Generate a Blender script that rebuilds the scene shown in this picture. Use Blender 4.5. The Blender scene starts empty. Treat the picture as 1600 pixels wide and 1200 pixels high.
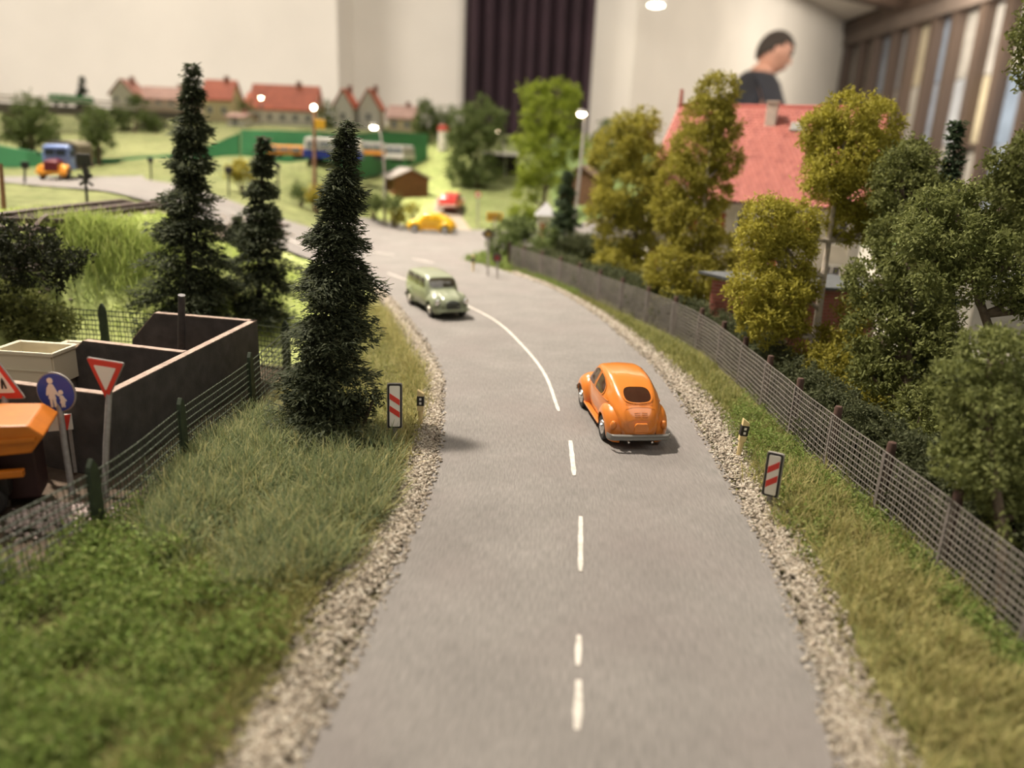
import bpy, bmesh, math, random
import numpy as np
from mathutils import Vector, Matrix
from mathutils.bvhtree import BVHTree
# Model railway diorama. 1 unit = 1 metre at model scale (1:87), so the exhibition hall around it is 87 times larger.
S = bpy.context.scene
COL = S.collection
R = math.radians
# ---------------------------------------------------------------- camera, world, lights, exposure
F = 1200.0; PITCH = R(17.0); ROLL = R(2.5); CAMH = 6.26
cR, sR, cP, sP = math.cos(ROLL), math.sin(ROLL), math.cos(PITCH), math.sin(PITCH)
cam = bpy.data.cameras.new('camera'); camo = bpy.data.objects.new('camera', cam); COL.objects.link(camo)
rgt = Vector((cR, sR*sP, sR*cP)); upv = Vector((-sR, cR*sP, cR*cP)); fwd = Vector((0, cP, -sP))
m = Matrix((rgt, upv, -fwd)).transposed().to_4x4(); m.translation = (0, 0, CAMH); camo.matrix_world = m
cam.sensor_width = 36; cam.lens = F/1600*36; cam.clip_start = 0.5; cam.clip_end = 3000
cam.dof.use_dof = True; cam.dof.focus_distance = 16.8; cam.dof.aperture_fstop = 0.155
S.camera = camo
w = bpy.data.worlds.new('World'); S.world = w; w.use_nodes = True
w.node_tree.nodes['Background'].inputs[0].default_value = (1.0, 0.93, 0.83, 1)
w.node_tree.nodes['Background'].inputs[1].default_value = 0.44
def area(name, loc, size, power, col=(1, .87, .70), target=(0, 20, 0), spread=180):
    l = bpy.data.lights.new(name, 'AREA'); l.shape = 'DISK'; l.size = size; l.energy = power; l.color = col; l.spread = R(spread)
    o = bpy.data.objects.new(name, l); COL.objects.link(o); o.location = loc
    o.rotation_euler = (Vector(target)-Vector(loc)).to_track_quat('-Z', 'Y').to_euler(); return o
area('ceiling_lamp_key', (-52, 54, 112), 8, 60000, (1, .88, .75), (-4, 48, 0), 72)
area('fill_light_front', (40, -30, 118), 90, 44000, (1, .93, .85), (0, 15, 0))  # added unseen fill for the camera side of the trees
area('fill_light_town', (-60, 150, 122), 30, 125000, (1, .9, .78), (-40, 90, 5))  # added unseen fill that lifts the town and the far ground
area('fill_light_wall_a', (-260, 190, 128), 120, 820000, (1, .92, .82), (-170, 440, 30))  # added unseen fill to brighten the left back wall
area('fill_light_wall_b', (40, 200, 128), 120, 600000, (1, .92, .82), (40, 480, 30))  # added unseen fill for the back wall around the curtain
area('fill_light_window_side', (285, 370, 128), 90, 640000, (1, .9, .78), (190, 650, 10))  # added unseen fill for the slanting wall on the right
area('fill_light_corner', (262, 560, 128), 60, 210000, (1, .91, .8), (245, 760, 10))  # added unseen fill lifting the dark corner behind the visitor
area('fill_light_windows', (170, 500, 128), 40, 150000, (1, .9, .78), (313, 560, 40), 100)  # added unseen fill aimed at the window wall
S.view_settings.view_transform = 'Standard'; S.view_settings.look = 'None'
S.view_settings.exposure = 0.25; S.view_settings.gamma = 1.0; S.view_settings.use_curve_mapping = False
S.cycles.max_bounces = 6; S.cycles.diffuse_bounces = 3; S.cycles.transparent_max_bounces = 6
S.cycles.sample_clamp_indirect = 6.0; S.cycles.use_denoising = True; S.cycles.caustics_reflective = False
CAMP = Vector((0, 0, CAMH))
# ---------------------------------------------------------------- from a photo pixel to a point of the place
def ray(px, py):
    a = (px-800)/F; b = (600-py)/F
    return fwd + rgt*a + upv*b
def gz(px, py, z=0.0):                      # the point at height z
    d = ray(px, py); t = (z-CAMH)/d.z; return Vector((d.x*t, d.y*t, z))
def at(px, py, d):                          # the point at distance d
    v = ray(px, py)*d; return Vector((v.x, v.y, v.z+CAMH))
# ---------------------------------------------------------------- materials
MATS = {}
def mat(name, col, rough=.6, metal=0., spec=.5, var=0., scale=8., bump=0., bscale=40., emit=None, es=0., coat=0., island=None, trans=0., stretch=None, alpha=1., subs=0.):
    if name in MATS: return MATS[name]
    M = bpy.data.materials.new(name); M.use_nodes = True; nt = M.node_tree; n = nt.nodes; L = nt.links
    b = n['Principled BSDF']
    b.inputs['Base Color'].default_value = (*col, 1); b.inputs['Roughness'].default_value = rough
    b.inputs['Metallic'].default_value = metal; b.inputs['Specular IOR Level'].default_value = spec
    b.inputs['Coat Weight'].default_value = coat; b.inputs['Transmission Weight'].default_value = trans
    b.inputs['Coat Roughness'].default_value = .08
    if alpha < 1: b.inputs['Alpha'].default_value = alpha
    if emit: b.inputs['Emission Color'].default_value = (*emit, 1); b.inputs['Emission Strength'].default_value = es
    tc = n.new('ShaderNodeTexCoord'); mp = n.new('ShaderNodeMapping'); L.new(tc.outputs['Object'], mp.inputs['Vector'])
    if stretch: mp.inputs['Scale'].default_value = stretch
    src = None
    if island:                              # colour varies from leaf to leaf / stone to stone
        g = n.new('ShaderNodeNewGeometry'); r = n.new('ShaderNodeValToRGB'); L.new(g.outputs['Random Per Island'], r.inputs['Fac'])
        cr = r.color_ramp
        while len(cr.elements) < len(island): cr.elements.new(.5)
        for i, c in enumerate(island): cr.elements[i].position = i/(len(island)-1); cr.elements[i].color = (*c, 1)
        src = r.outputs['Color']
    if var > 0:
        t = n.new('ShaderNodeTexNoise'); t.inputs['Scale'].default_value = scale; t.inputs['Detail'].default_value = 6
        L.new(mp.outputs['Vector'], t.inputs['Vector'])
        mr = n.new('ShaderNodeMapRange'); mr.inputs[1].default_value = .3; mr.inputs[2].default_value = .7
        mr.inputs[3].default_value = 1-var; mr.inputs[4].default_value = 1+var; L.new(t.outputs['Fac'], mr.inputs[0])
        mx = n.new('ShaderNodeMix'); mx.data_type = 'RGBA'; mx.blend_type = 'MULTIPLY'; mx.inputs[0].default_value = 1
        if src: L.new(src, mx.inputs[6])
        else: mx.inputs[6].default_value = (*col, 1)
        L.new(mr.outputs[0], mx.inputs[7]); src = mx.outputs[2]
    if src: L.new(src, b.inputs['Base Color'])
    if bump > 0:
        t = n.new('ShaderNodeTexNoise'); t.inputs['Scale'].default_value = bscale; t.inputs['Detail'].default_value = 5
        L.new(mp.outputs['Vector'], t.inputs['Vector']); bp = n.new('ShaderNodeBump'); bp.inputs['Strength'].default_value = bump
        bp.inputs['Distance'].default_value = .05; L.new(t.outputs['Fac'], bp.inputs['Height']); L.new(bp.outputs['Normal'], b.inputs['Normal'])
    MATS[name] = M; return M
def vcol_mat(name, rough=.9, var=.3, scale=1.5, bump=.5, bscale=9):
    M = mat(name, (1, 1, 1), rough=rough, spec=.2, var=var, scale=scale, bump=bump, bscale=bscale)
    nt = M.node_tree; a = nt.nodes.new('ShaderNodeAttribute'); a.attribute_name = 'zone'
    mx = [x for x in nt.nodes if x.type == 'MIX'][0]
    t = nt.nodes.new('ShaderNodeTexNoise'); t.inputs['Scale'].default_value = .33; t.inputs['Detail'].default_value = 8; t.inputs['Roughness'].default_value = .7
    tc = [x for x in nt.nodes if x.type == 'TEX_COORD'][0]; nt.links.new(tc.outputs['Object'], t.inputs['Vector'])
    mr = nt.nodes.new('ShaderNodeMapRange'); mr.inputs[1].default_value = .46; mr.inputs[2].default_value = .66; mr.inputs[4].default_value = .65; nt.links.new(t.outputs['Fac'], mr.inputs[0])
    m2 = nt.nodes.new('ShaderNodeMix'); m2.data_type = 'RGBA'; nt.links.new(mr.outputs[0], m2.inputs[0]); nt.links.new(a.outputs['Color'], m2.inputs[6])
    m3 = nt.nodes.new('ShaderNodeMix'); m3.data_type = 'RGBA'; m3.blend_type = 'MULTIPLY'; m3.inputs[0].default_value = 1; nt.links.new(a.outputs['Color'], m3.inputs[6]); m3.inputs[7].default_value = (.5, .62, .45, 1)
    nt.links.new(m3.outputs[2], m2.inputs[7]); nt.links.new(m2.outputs[2], mx.inputs[6]); return M
# ---------------------------------------------------------------- mesh helpers
def link(name, me, parent=None, mt=None, smooth=False):
    o = bpy.data.objects.new(name, me); COL.objects.link(o)
    if mt: me.materials.append(mt)
    if smooth:
        me.polygons.foreach_set('use_smooth', [True]*len(me.polygons))
    if parent: o.parent = parent
    return o
def tag(o, label=None, cat=None, group=None, kind=None):
    if label: o['label'] = label
    if cat: o['category'] = cat
    if group: o['group'] = group
    if kind: o['kind'] = kind
    return o
def thing(name, label, cat, loc=(0, 0, 0), rz=0., group=None, rot=None):
    o = bpy.data.objects.new(name, None); COL.objects.link(o); o.empty_display_size = .2
    o.location = loc; o.rotation_euler = rot if rot else (0, 0, rz)
    return tag(o, label, cat, group)
def copy_tree(o, parent=None):
    c = o.copy(); COL.objects.link(c); c.parent = parent
    for ch in list(o.children): copy_tree(ch, c)
    return c
class MB:
    def __init__(s): s.v = []; s.f = []
    def add(s, vs, fs):
        k = len(s.v); s.v += [tuple(v) for v in vs]; s.f += [tuple(i+k for i in f) for f in fs]; return s
    def box(s, c, d, rot=None):
        x, y, z = d[0]/2, d[1]/2, d[2]/2
        vs = [Vector(p) for p in ((-x,-y,-z),(x,-y,-z),(x,y,-z),(-x,y,-z),(-x,-y,z),(x,-y,z),(x,y,z),(-x,y,z))]
        if rot is not None: vs = [rot @ v for v in vs]
        return s.add([v+Vector(c) for v in vs], ((3,2,1,0),(4,5,6,7),(0,1,5,4),(1,2,6,5),(2,3,7,6),(3,0,4,7)))
    def tube(s, pts, rad, n=8, cap=True):
        pts = [Vector(p) for p in pts]; rr = rad if isinstance(rad, (list, tuple)) else [rad]*len(pts)
        vs = []; prev = None
        for i, p in enumerate(pts):
            t = (pts[min(i+1, len(pts)-1)]-pts[max(i-1, 0)]).normalized()
            if prev is None: a = t.orthogonal().normalized()
            else:
                a = prev - t*prev.dot(t); a = a.normalized() if a.length > 1e-6 else t.orthogonal().normalized()
            prev = a; b = t.cross(a)
            vs += [p+(a*math.cos(2*math.pi*k/n+.4)+b*math.sin(2*math.pi*k/n+.4))*rr[i] for k in range(n)]
        fs = [(i*n+k, i*n+(k+1) % n, (i+1)*n+(k+1) % n, (i+1)*n+k) for i in range(len(pts)-1) for k in range(n)]
        if cap: fs += [tuple(reversed(range(n))), tuple(range((len(pts)-1)*n, len(pts)*n))]
        return s.add(vs, fs)
    def lathe(s, prof, n=24, origin=(0, 0, 0), axis='Z', arc=2*math.pi):
        vs = []; o = Vector(origin)
        for r, h in prof:
            for k in range(n):
                a = arc*k/n; x, y = r*math.cos(a), r*math.sin(a)
                vs.append(o+Vector({'Z': (x, y, h), 'Y': (x, h, y), 'X': (h, x, y)}[axis]))
        fs = [(i*n+k, i*n+(k+1) % n, (i+1)*n+(k+1) % n, (i+1)*n+k) for i in range(len(prof)-1) for k in range(n)]
        fs += [tuple(reversed(range(n))), tuple(range((len(prof)-1)*n, len(prof)*n))]
        return s.add(vs, fs)
    def prism(s, poly, vec):                # flat polygon pushed along vec
        n = len(poly); v = Vector(vec)
        vs = [Vector(p) for p in poly]; vs += [p+v for p in vs]
        return s.add(vs, [tuple(reversed(range(n))), tuple(range(n, 2*n))]+[(k, (k+1) % n, (k+1) % n+n, k+n) for k in range(n)])
    def ell(s, c, r, nu=16, nv=10):
        vs = []; c = Vector(c)
        for j in range(nv+1):
            th = math.pi*j/nv
            for k in range(nu):
                ph = 2*math.pi*k/nu
                vs.append(c+Vector((r[0]*math.sin(th)*math.cos(ph), r[1]*math.sin(th)*math.sin(ph), r[2]*math.cos(th))))
        return s.add(vs, [(j*nu+k, (j+1)*nu+k, (j+1)*nu+(k+1) % nu, j*nu+(k+1) % nu) for j in range(nv) for k in range(nu)])
    def grid(s, rows):
        nu = len(rows[0]); return s.add([p for r in rows for p in r], [(i*nu+k, i*nu+k+1, (i+1)*nu+k+1, (i+1)*nu+k) for i in range(len(rows)-1) for k in range(nu-1)])
    def mesh(s, name):
        me = bpy.data.meshes.new(name); me.from_pydata(s.v, [], s.f); me.update()
        bm = bmesh.new(); bm.from_mesh(me); bmesh.ops.remove_doubles(bm, verts=bm.verts, dist=1e-5)
        bmesh.ops.recalc_face_normals(bm, faces=bm.faces); bm.to_mesh(me); bm.free(); return me
    def obj(s, name, mt, parent=None, smooth=False, bevel=0.):
        o = link(name, s.mesh(name), parent, mt, smooth)
        if smooth: autosmooth(o)
        if bevel:
            b = o.modifiers.new('b', 'BEVEL'); b.width = bevel; b.segments = 2; b.limit_method = 'ANGLE'
        return o
def autosmooth(o, ang=40):
    me = o.data; bm = bmesh.new(); bm.from_mesh(me)
    for e in bm.edges:
        if len(e.link_faces) == 2 and e.calc_face_angle(0) > R(ang): e.smooth = False
    bm.to_mesh(me); bm.free()
def np_mesh(name, V, Q, mt, parent=None, smooth=False):       # V: (n,3) float, Q: (m,k) int
    me = bpy.data.meshes.new(name); V = np.ascontiguousarray(V, dtype=np.float32); k = Q.shape[1]
    me.vertices.add(len(V)); me.vertices.foreach_set('co', V.ravel())
    me.loops.add(Q.size); me.loops.foreach_set('vertex_index', np.ascontiguousarray(Q, dtype=np.int32).ravel())
    me.polygons.add(len(Q)); me.polygons.foreach_set('loop_start', np.arange(0, Q.size, k, dtype=np.int32))
    me.update(calc_edges=True)
    return link(name, me, parent, mt, smooth)
def cr(xs, ys, x):                          # smooth interpolation through points
    xs = np.asarray(xs, float); ys = np.asarray(ys, float); x = np.asarray(x, float)
    mm = np.gradient(ys, xs); i = np.clip(np.searchsorted(xs, x)-1, 0, len(xs)-2)
    h = xs[i+1]-xs[i]; t = np.clip((x-xs[i])/h, 0, 1)
    return (2*t**3-3*t**2+1)*ys[i]+(t**3-2*t**2+t)*h*mm[i]+(-2*t**3+3*t**2)*ys[i+1]+(t**3-t**2)*h*mm[i+1]
def resample(pts, step):
    P = np.array([tuple(p)[:2] for p in pts], float); d = np.r_[0, np.cumsum(np.hypot(*np.diff(P, axis=0).T))]
    n = max(2, int(d[-1]/step)+1); t = np.linspace(0, d[-1], n)
    return np.c_[cr(d, P[:, 0], t), cr(d, P[:, 1], t)]
def inside(poly, X, Y):
    c = np.zeros(X.shape, bool); n = len(poly)
    for i in range(n):
        x1, y1 = poly[i]; x2, y2 = poly[(i+1) % n]
        if y1 == y2: continue
        c ^= ((y1 > Y) != (y2 > Y)) & (X < (x2-x1)*(Y-y1)/(y2-y1)+x1)
    return c
# ---------------------------------------------------------------- the lie of the land
def _s(t): t = np.clip(t, 0, 1); return t*t*(3-2*t)
def plateau(x, y):                          # the road level, rising to the railway plateau on the left
    x = np.asarray(x, float); y = np.asarray(y, float)
    a = 6+9*_s((y-28)/13); x0 = 7.2+1.0*_s((y-28)/10)
    y0 = 22.3-.55*np.clip(-x-13, 0, 8)
    return 3.25*_s((-x-x0)/a)*_s((y-y0)/4.6)
CT = [(x, y, float(plateau(x, y))) for x in (-45, -35, -25, -20, -15, -10, -6, -2, 2, 6, 10, 14, 20, 30) for y in (2, 12, 22, 32, 40, 46, 52)]
CT += [(x, y, 0.) for x in (-10, -7, -4, -1, 2, 6) for y in (55, 58.5, 62)]
CT += [tuple(at(*p)) for p in ((5, 263, 58), (70, 262, 58), (185, 256, 60), (265, 248, 62), (330, 252, 64), (375, 244, 66), (520, 256, 62), (640, 258, 88), (500, 290, 60), (600, 305, 72), (560, 320, 68), (440, 300, 46),
    (660, 300, 76), (706, 328, 68), (720, 310, 72), (800, 330, 70), (880, 345, 66), (940, 345, 64), (1010, 400, 44), (800, 300, 80), (900, 310, 78), (760, 262, 88), (690, 240, 92),
    (200, 222, 78), (100, 215, 76), (300, 208, 90), (20, 225, 74), (420, 203, 100), (520, 203, 104), (620, 210, 106), (700, 225, 108), (250, 190, 112), (100, 190, 112), (0, 190, 112), (450, 190, 135), (250, 180, 140), (50, 172, 140), (650, 200, 135), (800, 220, 130), (1000, 230, 120))]
CT = np.array(CT)
def _phi(a, b): return -np.sqrt(((a[:, None, :2]-b[None, :, :2])**2).sum(-1)+4.0)
_A = _phi(CT, CT); _n = len(CT)
_M = np.block([[_A-np.eye(_n)*.05, np.c_[np.ones(_n)]], [np.ones((1, _n)), np.zeros((1, 1))]])
_W = np.linalg.solve(_M, np.r_[CT[:, 2], 0])
# main road: left and right edge, carried on through the junction up to the plateau
LE = [(-2.3, 2.5), (-2.15, 5), (-2.12, 6.5), (-1.95, 7.7), (-1.72, 10.2), (-1.56, 12.4), (-1.5, 14.5), (-1.66, 17.5), (-2.0, 20.8), (-2.75, 24), (-3.95, 28), (-5.5, 32.6), (-7.4, 36.4), (-9.6, 39.3), (-12.2, 41), (-15, 41.6), (-20, 41.5), (-25, 42.5), (-30, 45), (-34, 48)]
RE = [(3.5, 2.5), (3.6, 5), (3.79, 6.8), (4.0, 8.0), (4.32, 10.7), (4.46, 13.3), (4.55, 16.2), (4.54, 20), (4.42, 22.5), (3.9, 26.5), (3.2, 30.8), (1.63, 36.4), (-.25, 40.2), (-3, 44.8), (-7, 48.6), (-12, 50.0), (-17, 49.2), (-22, 50.5), (-25, 53), (-27, 56.5)]
LEs = resample(LE, .5); REs = resample(RE, .5)
NR = 220
def even(P, n):
    d = np.r_[0, np.cumsum(np.hypot(*np.diff(P, axis=0).T))]; t = np.linspace(0, d[-1], n)
    return np.c_[np.interp(t, d, P[:, 0]), np.interp(t, d, P[:, 1])]
# pair the edges knot by knot
kL = np.r_[0, np.cumsum(np.hypot(*np.diff(np.array(LE), axis=0).T))]; kR = np.r_[0, np.cumsum(np.hypot(*np.diff(np.array(RE), axis=0).T))]
uu = np.linspace(0, len(LE)-1, NR); ks = np.arange(len(LE))
ROADL = np.c_[cr(ks, [p[0] for p in LE], uu), cr(ks, [p[1] for p in LE], uu)]
ROADR = np.c_[cr(ks, [p[0] for p in RE], uu), cr(ks, [p[1] for p in RE], uu)]
# cross road at the junction and the dirt road to the red car
XL = [(-12, 49), (-7, 48), (-2.8, 44.6), (-1.4, 47.5), (.5, 52), (5, 57), (12, 62)]
XR = [(-14, 58), (-10.5, 62.6), (-7.3, 62.6), (-4.5, 62.2), (0, 62.5), (6, 66), (12, 70)]
DL = [(-3.6, 61), (-4.2, 64), (-5.0, 68), (-5.2, 74)]
DR = [(-7.4, 61), (-7.4, 64), (-7.6, 68), (-7.8, 74)]
def ribbon(Lp, Rp, n):
    k = np.arange(len(Lp)); u = np.linspace(0, len(Lp)-1, n)
    f = lambda P: np.c_[cr(k, [p[0] for p in P], u), cr(k, [p[1] for p in P], u)]
    return f(Lp), f(Rp)
RIB = {'road': (ROADL, ROADR), 'cross': ribbon(XL, XR, 60), 'dirt': ribbon(DL, DR, 30)}
POLY = {k: np.r_[a, b[::-1]] for k, (a, b) in RIB.items()}
def hgt(x, y):
    X = np.atleast_1d(np.asarray(x, float)).ravel(); Y = np.atleast_1d(np.asarray(y, float)).ravel(); out = np.empty(len(X))
    for i in range(0, len(X), 20000):
        q = np.c_[X[i:i+20000], Y[i:i+20000]]
        out[i:i+20000] = _phi(q, CT) @ _W[:-1] + _W[-1]
    b = _s((Y-52)/12)
    return plateau(X, Y)*(1-b)+out*b
def hz(x, y): return float(hgt([x], [y])[0])
rng = np.random.default_rng(7); random.seed(5)
# ---------------------------------------------------------------- the hall
def struct(name, mb, mt, parent=None): return tag(mb.obj(name, mt, parent), kind='structure')
FLZ = -79.; CEZ = 136.
m_wall = mat('plaster_wall', (.70, .66, .59), .85, var=.06, scale=.02, bump=.05, bscale=.3)
m_wood = mat('dark_window_wood', (.075, .05, .036), .45, var=.3, scale=.05, stretch=(1, 1, .1))
m_ceil = mat('ceiling_paint', (.80, .76, .69), .9, var=.05, scale=.02)
struct('floor', MB().box((-60, 330, FLZ-2), (1000, 1300, 4)), mat('hall_floor', (.16, .12, .09), .5, var=.2, scale=.05))
struct('ceiling', MB().box((-60, 330, CEZ+2), (1000, 1300, 4)), m_ceil)
WY = 480
cL = at(573, 60, WY)
def wallseg(name, a, b, th=6, mt=m_wall, z0=FLZ, z1=CEZ):
    a = Vector((a[0], a[1], 0)); b = Vector((b[0], b[1], 0)); t = (b-a).normalized(); n = Vector((-t.y, t.x, 0))*th
    return struct(name, MB().prism([(a.x, a.y, z0), (b.x, b.y, z0), ((b+n).x, (b+n).y, z0), ((a+n).x, (a+n).y, z0)], (0, 0, z1-z0)), mt)
xc = cL.x
wallseg('wall_back_panel', (-460, WY-40), (xc, WY-40), 40)
wallseg('wall_back', (xc, WY), (62, WY))
A0 = (62, WY); C0 = (313, 820)
wallseg('wall_side', A0, C0)
# window wall on the right: sill wall, header, posts, glass
XW = 313.
struct('wall_right', MB().box((XW+6, 420, (FLZ-34)/2), (10, 800, FLZ*-1-34)), m_wood)
struct('trim_1', MB().box((XW-1, 420, 125), (16, 800, 22)), mat('grey_header', (.13, .10, .08), .6, var=.2, scale=.03))
struct('trim_2', MB().box((XW-6, 420, CEZ-6), (12, 800, 10)), m_wood)
b0 = at(1190, -4, 640); b1 = at(1335, 32, 560)
struct('trim_3', MB().prism([(110, 552, CEZ-9), (313, 690, CEZ-9), (313, 704, CEZ-9), (110, 566, CEZ-9)], (0, 0, 8.5)), m_wood)
panes = [((.42, .40, .35), .25), ((.36, .34, .30), .2), ((.50, .44, .30), .2), ((.30, .35, .42), .15), ((.44, .42, .38), .2), ((.22, .28, .36), .15), ((.38, .40, .42), .15)]  # room reflections and pale curtains are put into the pane colours
rw = random.Random(3); yy = 812; i = 0
while yy > 270:
    wd = 30 if i % 2 else 36
    y0, y1 = yy-wd, yy
    p, rg = panes[(i*3) % len(panes)]
    o = struct('window_%d' % (i+1), MB().box((XW, y1-3, 39), (12, 7, 150)), m_wood)
    MB().box((XW+2, (y0+y1)/2, -31), (8, wd, 8)).obj('window_sill', m_wood, o)
    zs = (-27, 22, 68, 113)
    for j in range(3):
        mt = mat('pane_reflect_tint_%d' % ((i*3+j*2) % len(panes)), panes[(i*3+j*2) % len(panes)][0], .16, spec=.7, var=.35, scale=.03)
        MB().box((XW+3, (y0+y1)/2, (zs[j]+zs[j+1])/2), (1.5, wd-6, zs[j+1]-zs[j]-1)).obj('pane', mt, o)
    if i % 3 == 1: MB().box((XW-1, (y0+y1)/2, 22), (5, wd-5, 3)).obj('glazing_bar', m_wood, o)
    yy -= wd; i += 1
# curtain: folded cloth hanging in front of the back wall
ca = at(752, 0, WY-14); cb = at(925, 0, WY-14)
rows = []
for z in np.linspace(FLZ+4, CEZ-4, 14):
    rr = []
    for k in range(121):
        t = k/120; x = ca.x-6+(cb.x-ca.x+4)*t
        rr.append((x, WY-13+3.2*math.sin(t*2*math.pi*9+.4*math.sin(t*13))+.8*math.sin(t*47+z*.02), z))
    rows.append(rr)
cu = MB().grid(rows).obj('curtain', mat('aubergine_curtain', (.028, .012, .018), .85, var=.2, scale=.05), None, True)
so = cu.modifiers.new('s', 'SOLIDIFY'); so.thickness = 1.0
tag(cu, 'long dark aubergine curtain hanging against the pale back wall', 'curtain')
# bright ceiling lamp at the top of the picture
lp = at(1026, -3, 400)
t = thing('ceiling_spotlight', 'round white ceiling spotlight glowing at the very top beside the curtain', 'lamp', (lp.x, lp.y, lp.z))
MB().lathe([(1.2, 1), (4.5, .5), (5, -3), (4.2, -3.4)], 20).obj('housing', mat('lamp_white', (.8, .8, .78), .4), t, True)
MB().lathe([(4.0, -3.0), (4.0, -3.6), (2, -4.2)], 20).obj('bulb', mat('lamp_glow', (1, .9, .7), .4, emit=(1, .86, .6), es=22), t, True)
MB().tube([(0, 0, 1), (0, 0, CEZ-lp.z)], .7, 8).obj('rod', MATS['lamp_white'], t)
# ---------------------------------------------------------------- ground of the layout
gx = np.r_[np.arange(-130, -40, 3.), np.arange(-40, -20, 1.2), np.arange(-20, 16, .45), np.arange(16, 46.1, 2.)]
gy = np.r_[np.arange(1.5, 50, .45), np.arange(50, 80, 1.0), np.arange(80, 160.1, 2.5)]
GX, GY = np.meshgrid(gx, gy); GZ = hgt(GX, GY).reshape(GX.shape)
GZ = GZ + .06*np.sin(GX*1.7+GY*.9)*np.sin(GY*1.3-GX*.4)*np.clip((np.abs(GX-1.5)-5)/3, 0, 1)
# ditch on the left verge
dd = np.exp(-((GX+4.0)/.8)**2)*np.clip((20-GY)/4, 0, 1)*np.clip((GY-6)/4, 0, 1); GZ -= .22*dd
inr = np.zeros(GX.shape, bool)
for k, p in POLY.items():
    inr |= inside(p, GX, GY)
GZ = np.where(inr, GZ-.3, GZ-.02)
nx, ny = len(gx), len(gy)
V = np.c_[GX.ravel(), GY.ravel(), GZ.ravel()]
ii = np.arange(nx*ny).reshape(ny, nx)
Q = np.c_[ii[:-1, :-1].ravel(), ii[:-1, 1:].ravel(), ii[1:, 1:].ravel(), ii[1:, :-1].ravel()]
edge = np.r_[ii[0, :], ii[1:, -1], ii[-1, -2::-1], ii[-2:0:-1, 0]]
sk = V[edge].copy(); sk[:, 2] = -3.0; kb = len(V); V = np.r_[V, sk]
ne = len(edge); nxt = np.r_[1:ne, 0]
Q = np.r_[Q, np.c_[edge, kb+np.arange(ne), kb+nxt, edge[nxt]]]
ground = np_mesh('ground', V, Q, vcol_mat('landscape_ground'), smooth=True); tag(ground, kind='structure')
X, Y = V[:, 0], V[:, 1]
zone = np.empty((len(V), 4)); zone[:] = (.17, .16, .06, 1)
def paint(mask, c): zone[mask, :3] = c
paint(Y > 44, (.175, .20, .075))
paint((X < -6.5) & (Y > 21.5), (.38, .43, .16))
paint((X < -12) & (Y > 30), (.17, .185, .075))
paint((X > 3) & (Y > 46), (.18, .25, .09))
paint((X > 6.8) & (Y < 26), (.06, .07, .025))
paint((X > 4) & (Y > 26) & (Y < 60), (.12, .12, .05)); paint((X > 7.6) & (Y > 26) & (Y < 60), (.46, .43, .38))
paint((X < -6.3) & (Y < 21.5), (.10, .075, .055))
paint((X < -30) & (Y > 70), (.26, .275, .12))
paint((X > -6.3) & (X < -1) & (Y < 30), (.14, .13, .045))
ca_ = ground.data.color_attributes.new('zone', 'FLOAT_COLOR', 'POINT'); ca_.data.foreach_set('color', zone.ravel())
# ---------------------------------------------------------------- roads
def road_mat(name, c, str_):
    M = mat(name, c, .8, spec=.25, var=.10, scale=.7, bump=.0); nt = M.node_tree; n = nt.nodes; L = nt.links
    uv = n.new('ShaderNodeUVMap'); uv.uv_map = 'run'
    mp = n.new('ShaderNodeMapping'); mp.inputs['Scale'].default_value = (15, 1.5, 1); L.new(uv.outputs[0], mp.inputs[0])
    t = n.new('ShaderNodeTexNoise'); t.inputs['Scale'].default_value = 2.2; t.inputs['Detail'].default_value = 7; t.inputs['Roughness'].default_value = .65; L.new(mp.outputs[0], t.inputs['Vector'])
    t2 = n.new('ShaderNodeTexNoise'); t2.inputs['Scale'].default_value = .35; L.new(uv.outputs[0], t2.inputs['Vector'])
    mr = n.new('ShaderNodeMapRange'); mr.inputs[1].default_value = .3; mr.inputs[2].default_value = .7; mr.inputs[3].default_value = 1-str_; mr.inputs[4].default_value = 1+str_; L.new(t.outputs['Fac'], mr.inputs[0])
    old = [x for x in n if x.type == 'MIX'][0]
    mx = n.new('ShaderNodeMix'); mx.data_type = 'RGBA'; mx.blend_type = 'MULTIPLY'; mx.inputs[0].default_value = 1
    L.new(old.outputs[2], mx.inputs[6]); L.new(mr.outputs[0], mx.inputs[7])
    m2 = n.new('ShaderNodeMix'); m2.data_type = 'RGBA'; m2.blend_type = 'MIX'
    r2 = n.new('ShaderNodeMapRange'); r2.inputs[1].default_value = .45; r2.inputs[2].default_value = .7; r2.inputs[4].default_value = .4; L.new(t2.outputs['Fac'], r2.inputs[0])
    L.new(r2.outputs[0], m2.inputs[0]); L.new(mx.outputs[2], m2.inputs[6]); m2.inputs[7].default_value = (c[0]*.98, c[1]*.9, c[2]*.92, 1)
    L.new(m2.outputs[2], n['Principled BSDF'].inputs['Base Color'])
    bp = n.new('ShaderNodeBump'); bp.inputs['Strength'].default_value = .35; bp.inputs['Distance'].default_value = .03; L.new(t.outputs['Fac'], bp.inputs['Height'])
    L.new(bp.outputs[0], n['Principled BSDF'].inputs['Normal']); return M
m_road = road_mat('painted_asphalt', (.198, .187, .175), .26)
m_dirt = road_mat('dirt_track', (.32, .28, .22), .2)
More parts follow.
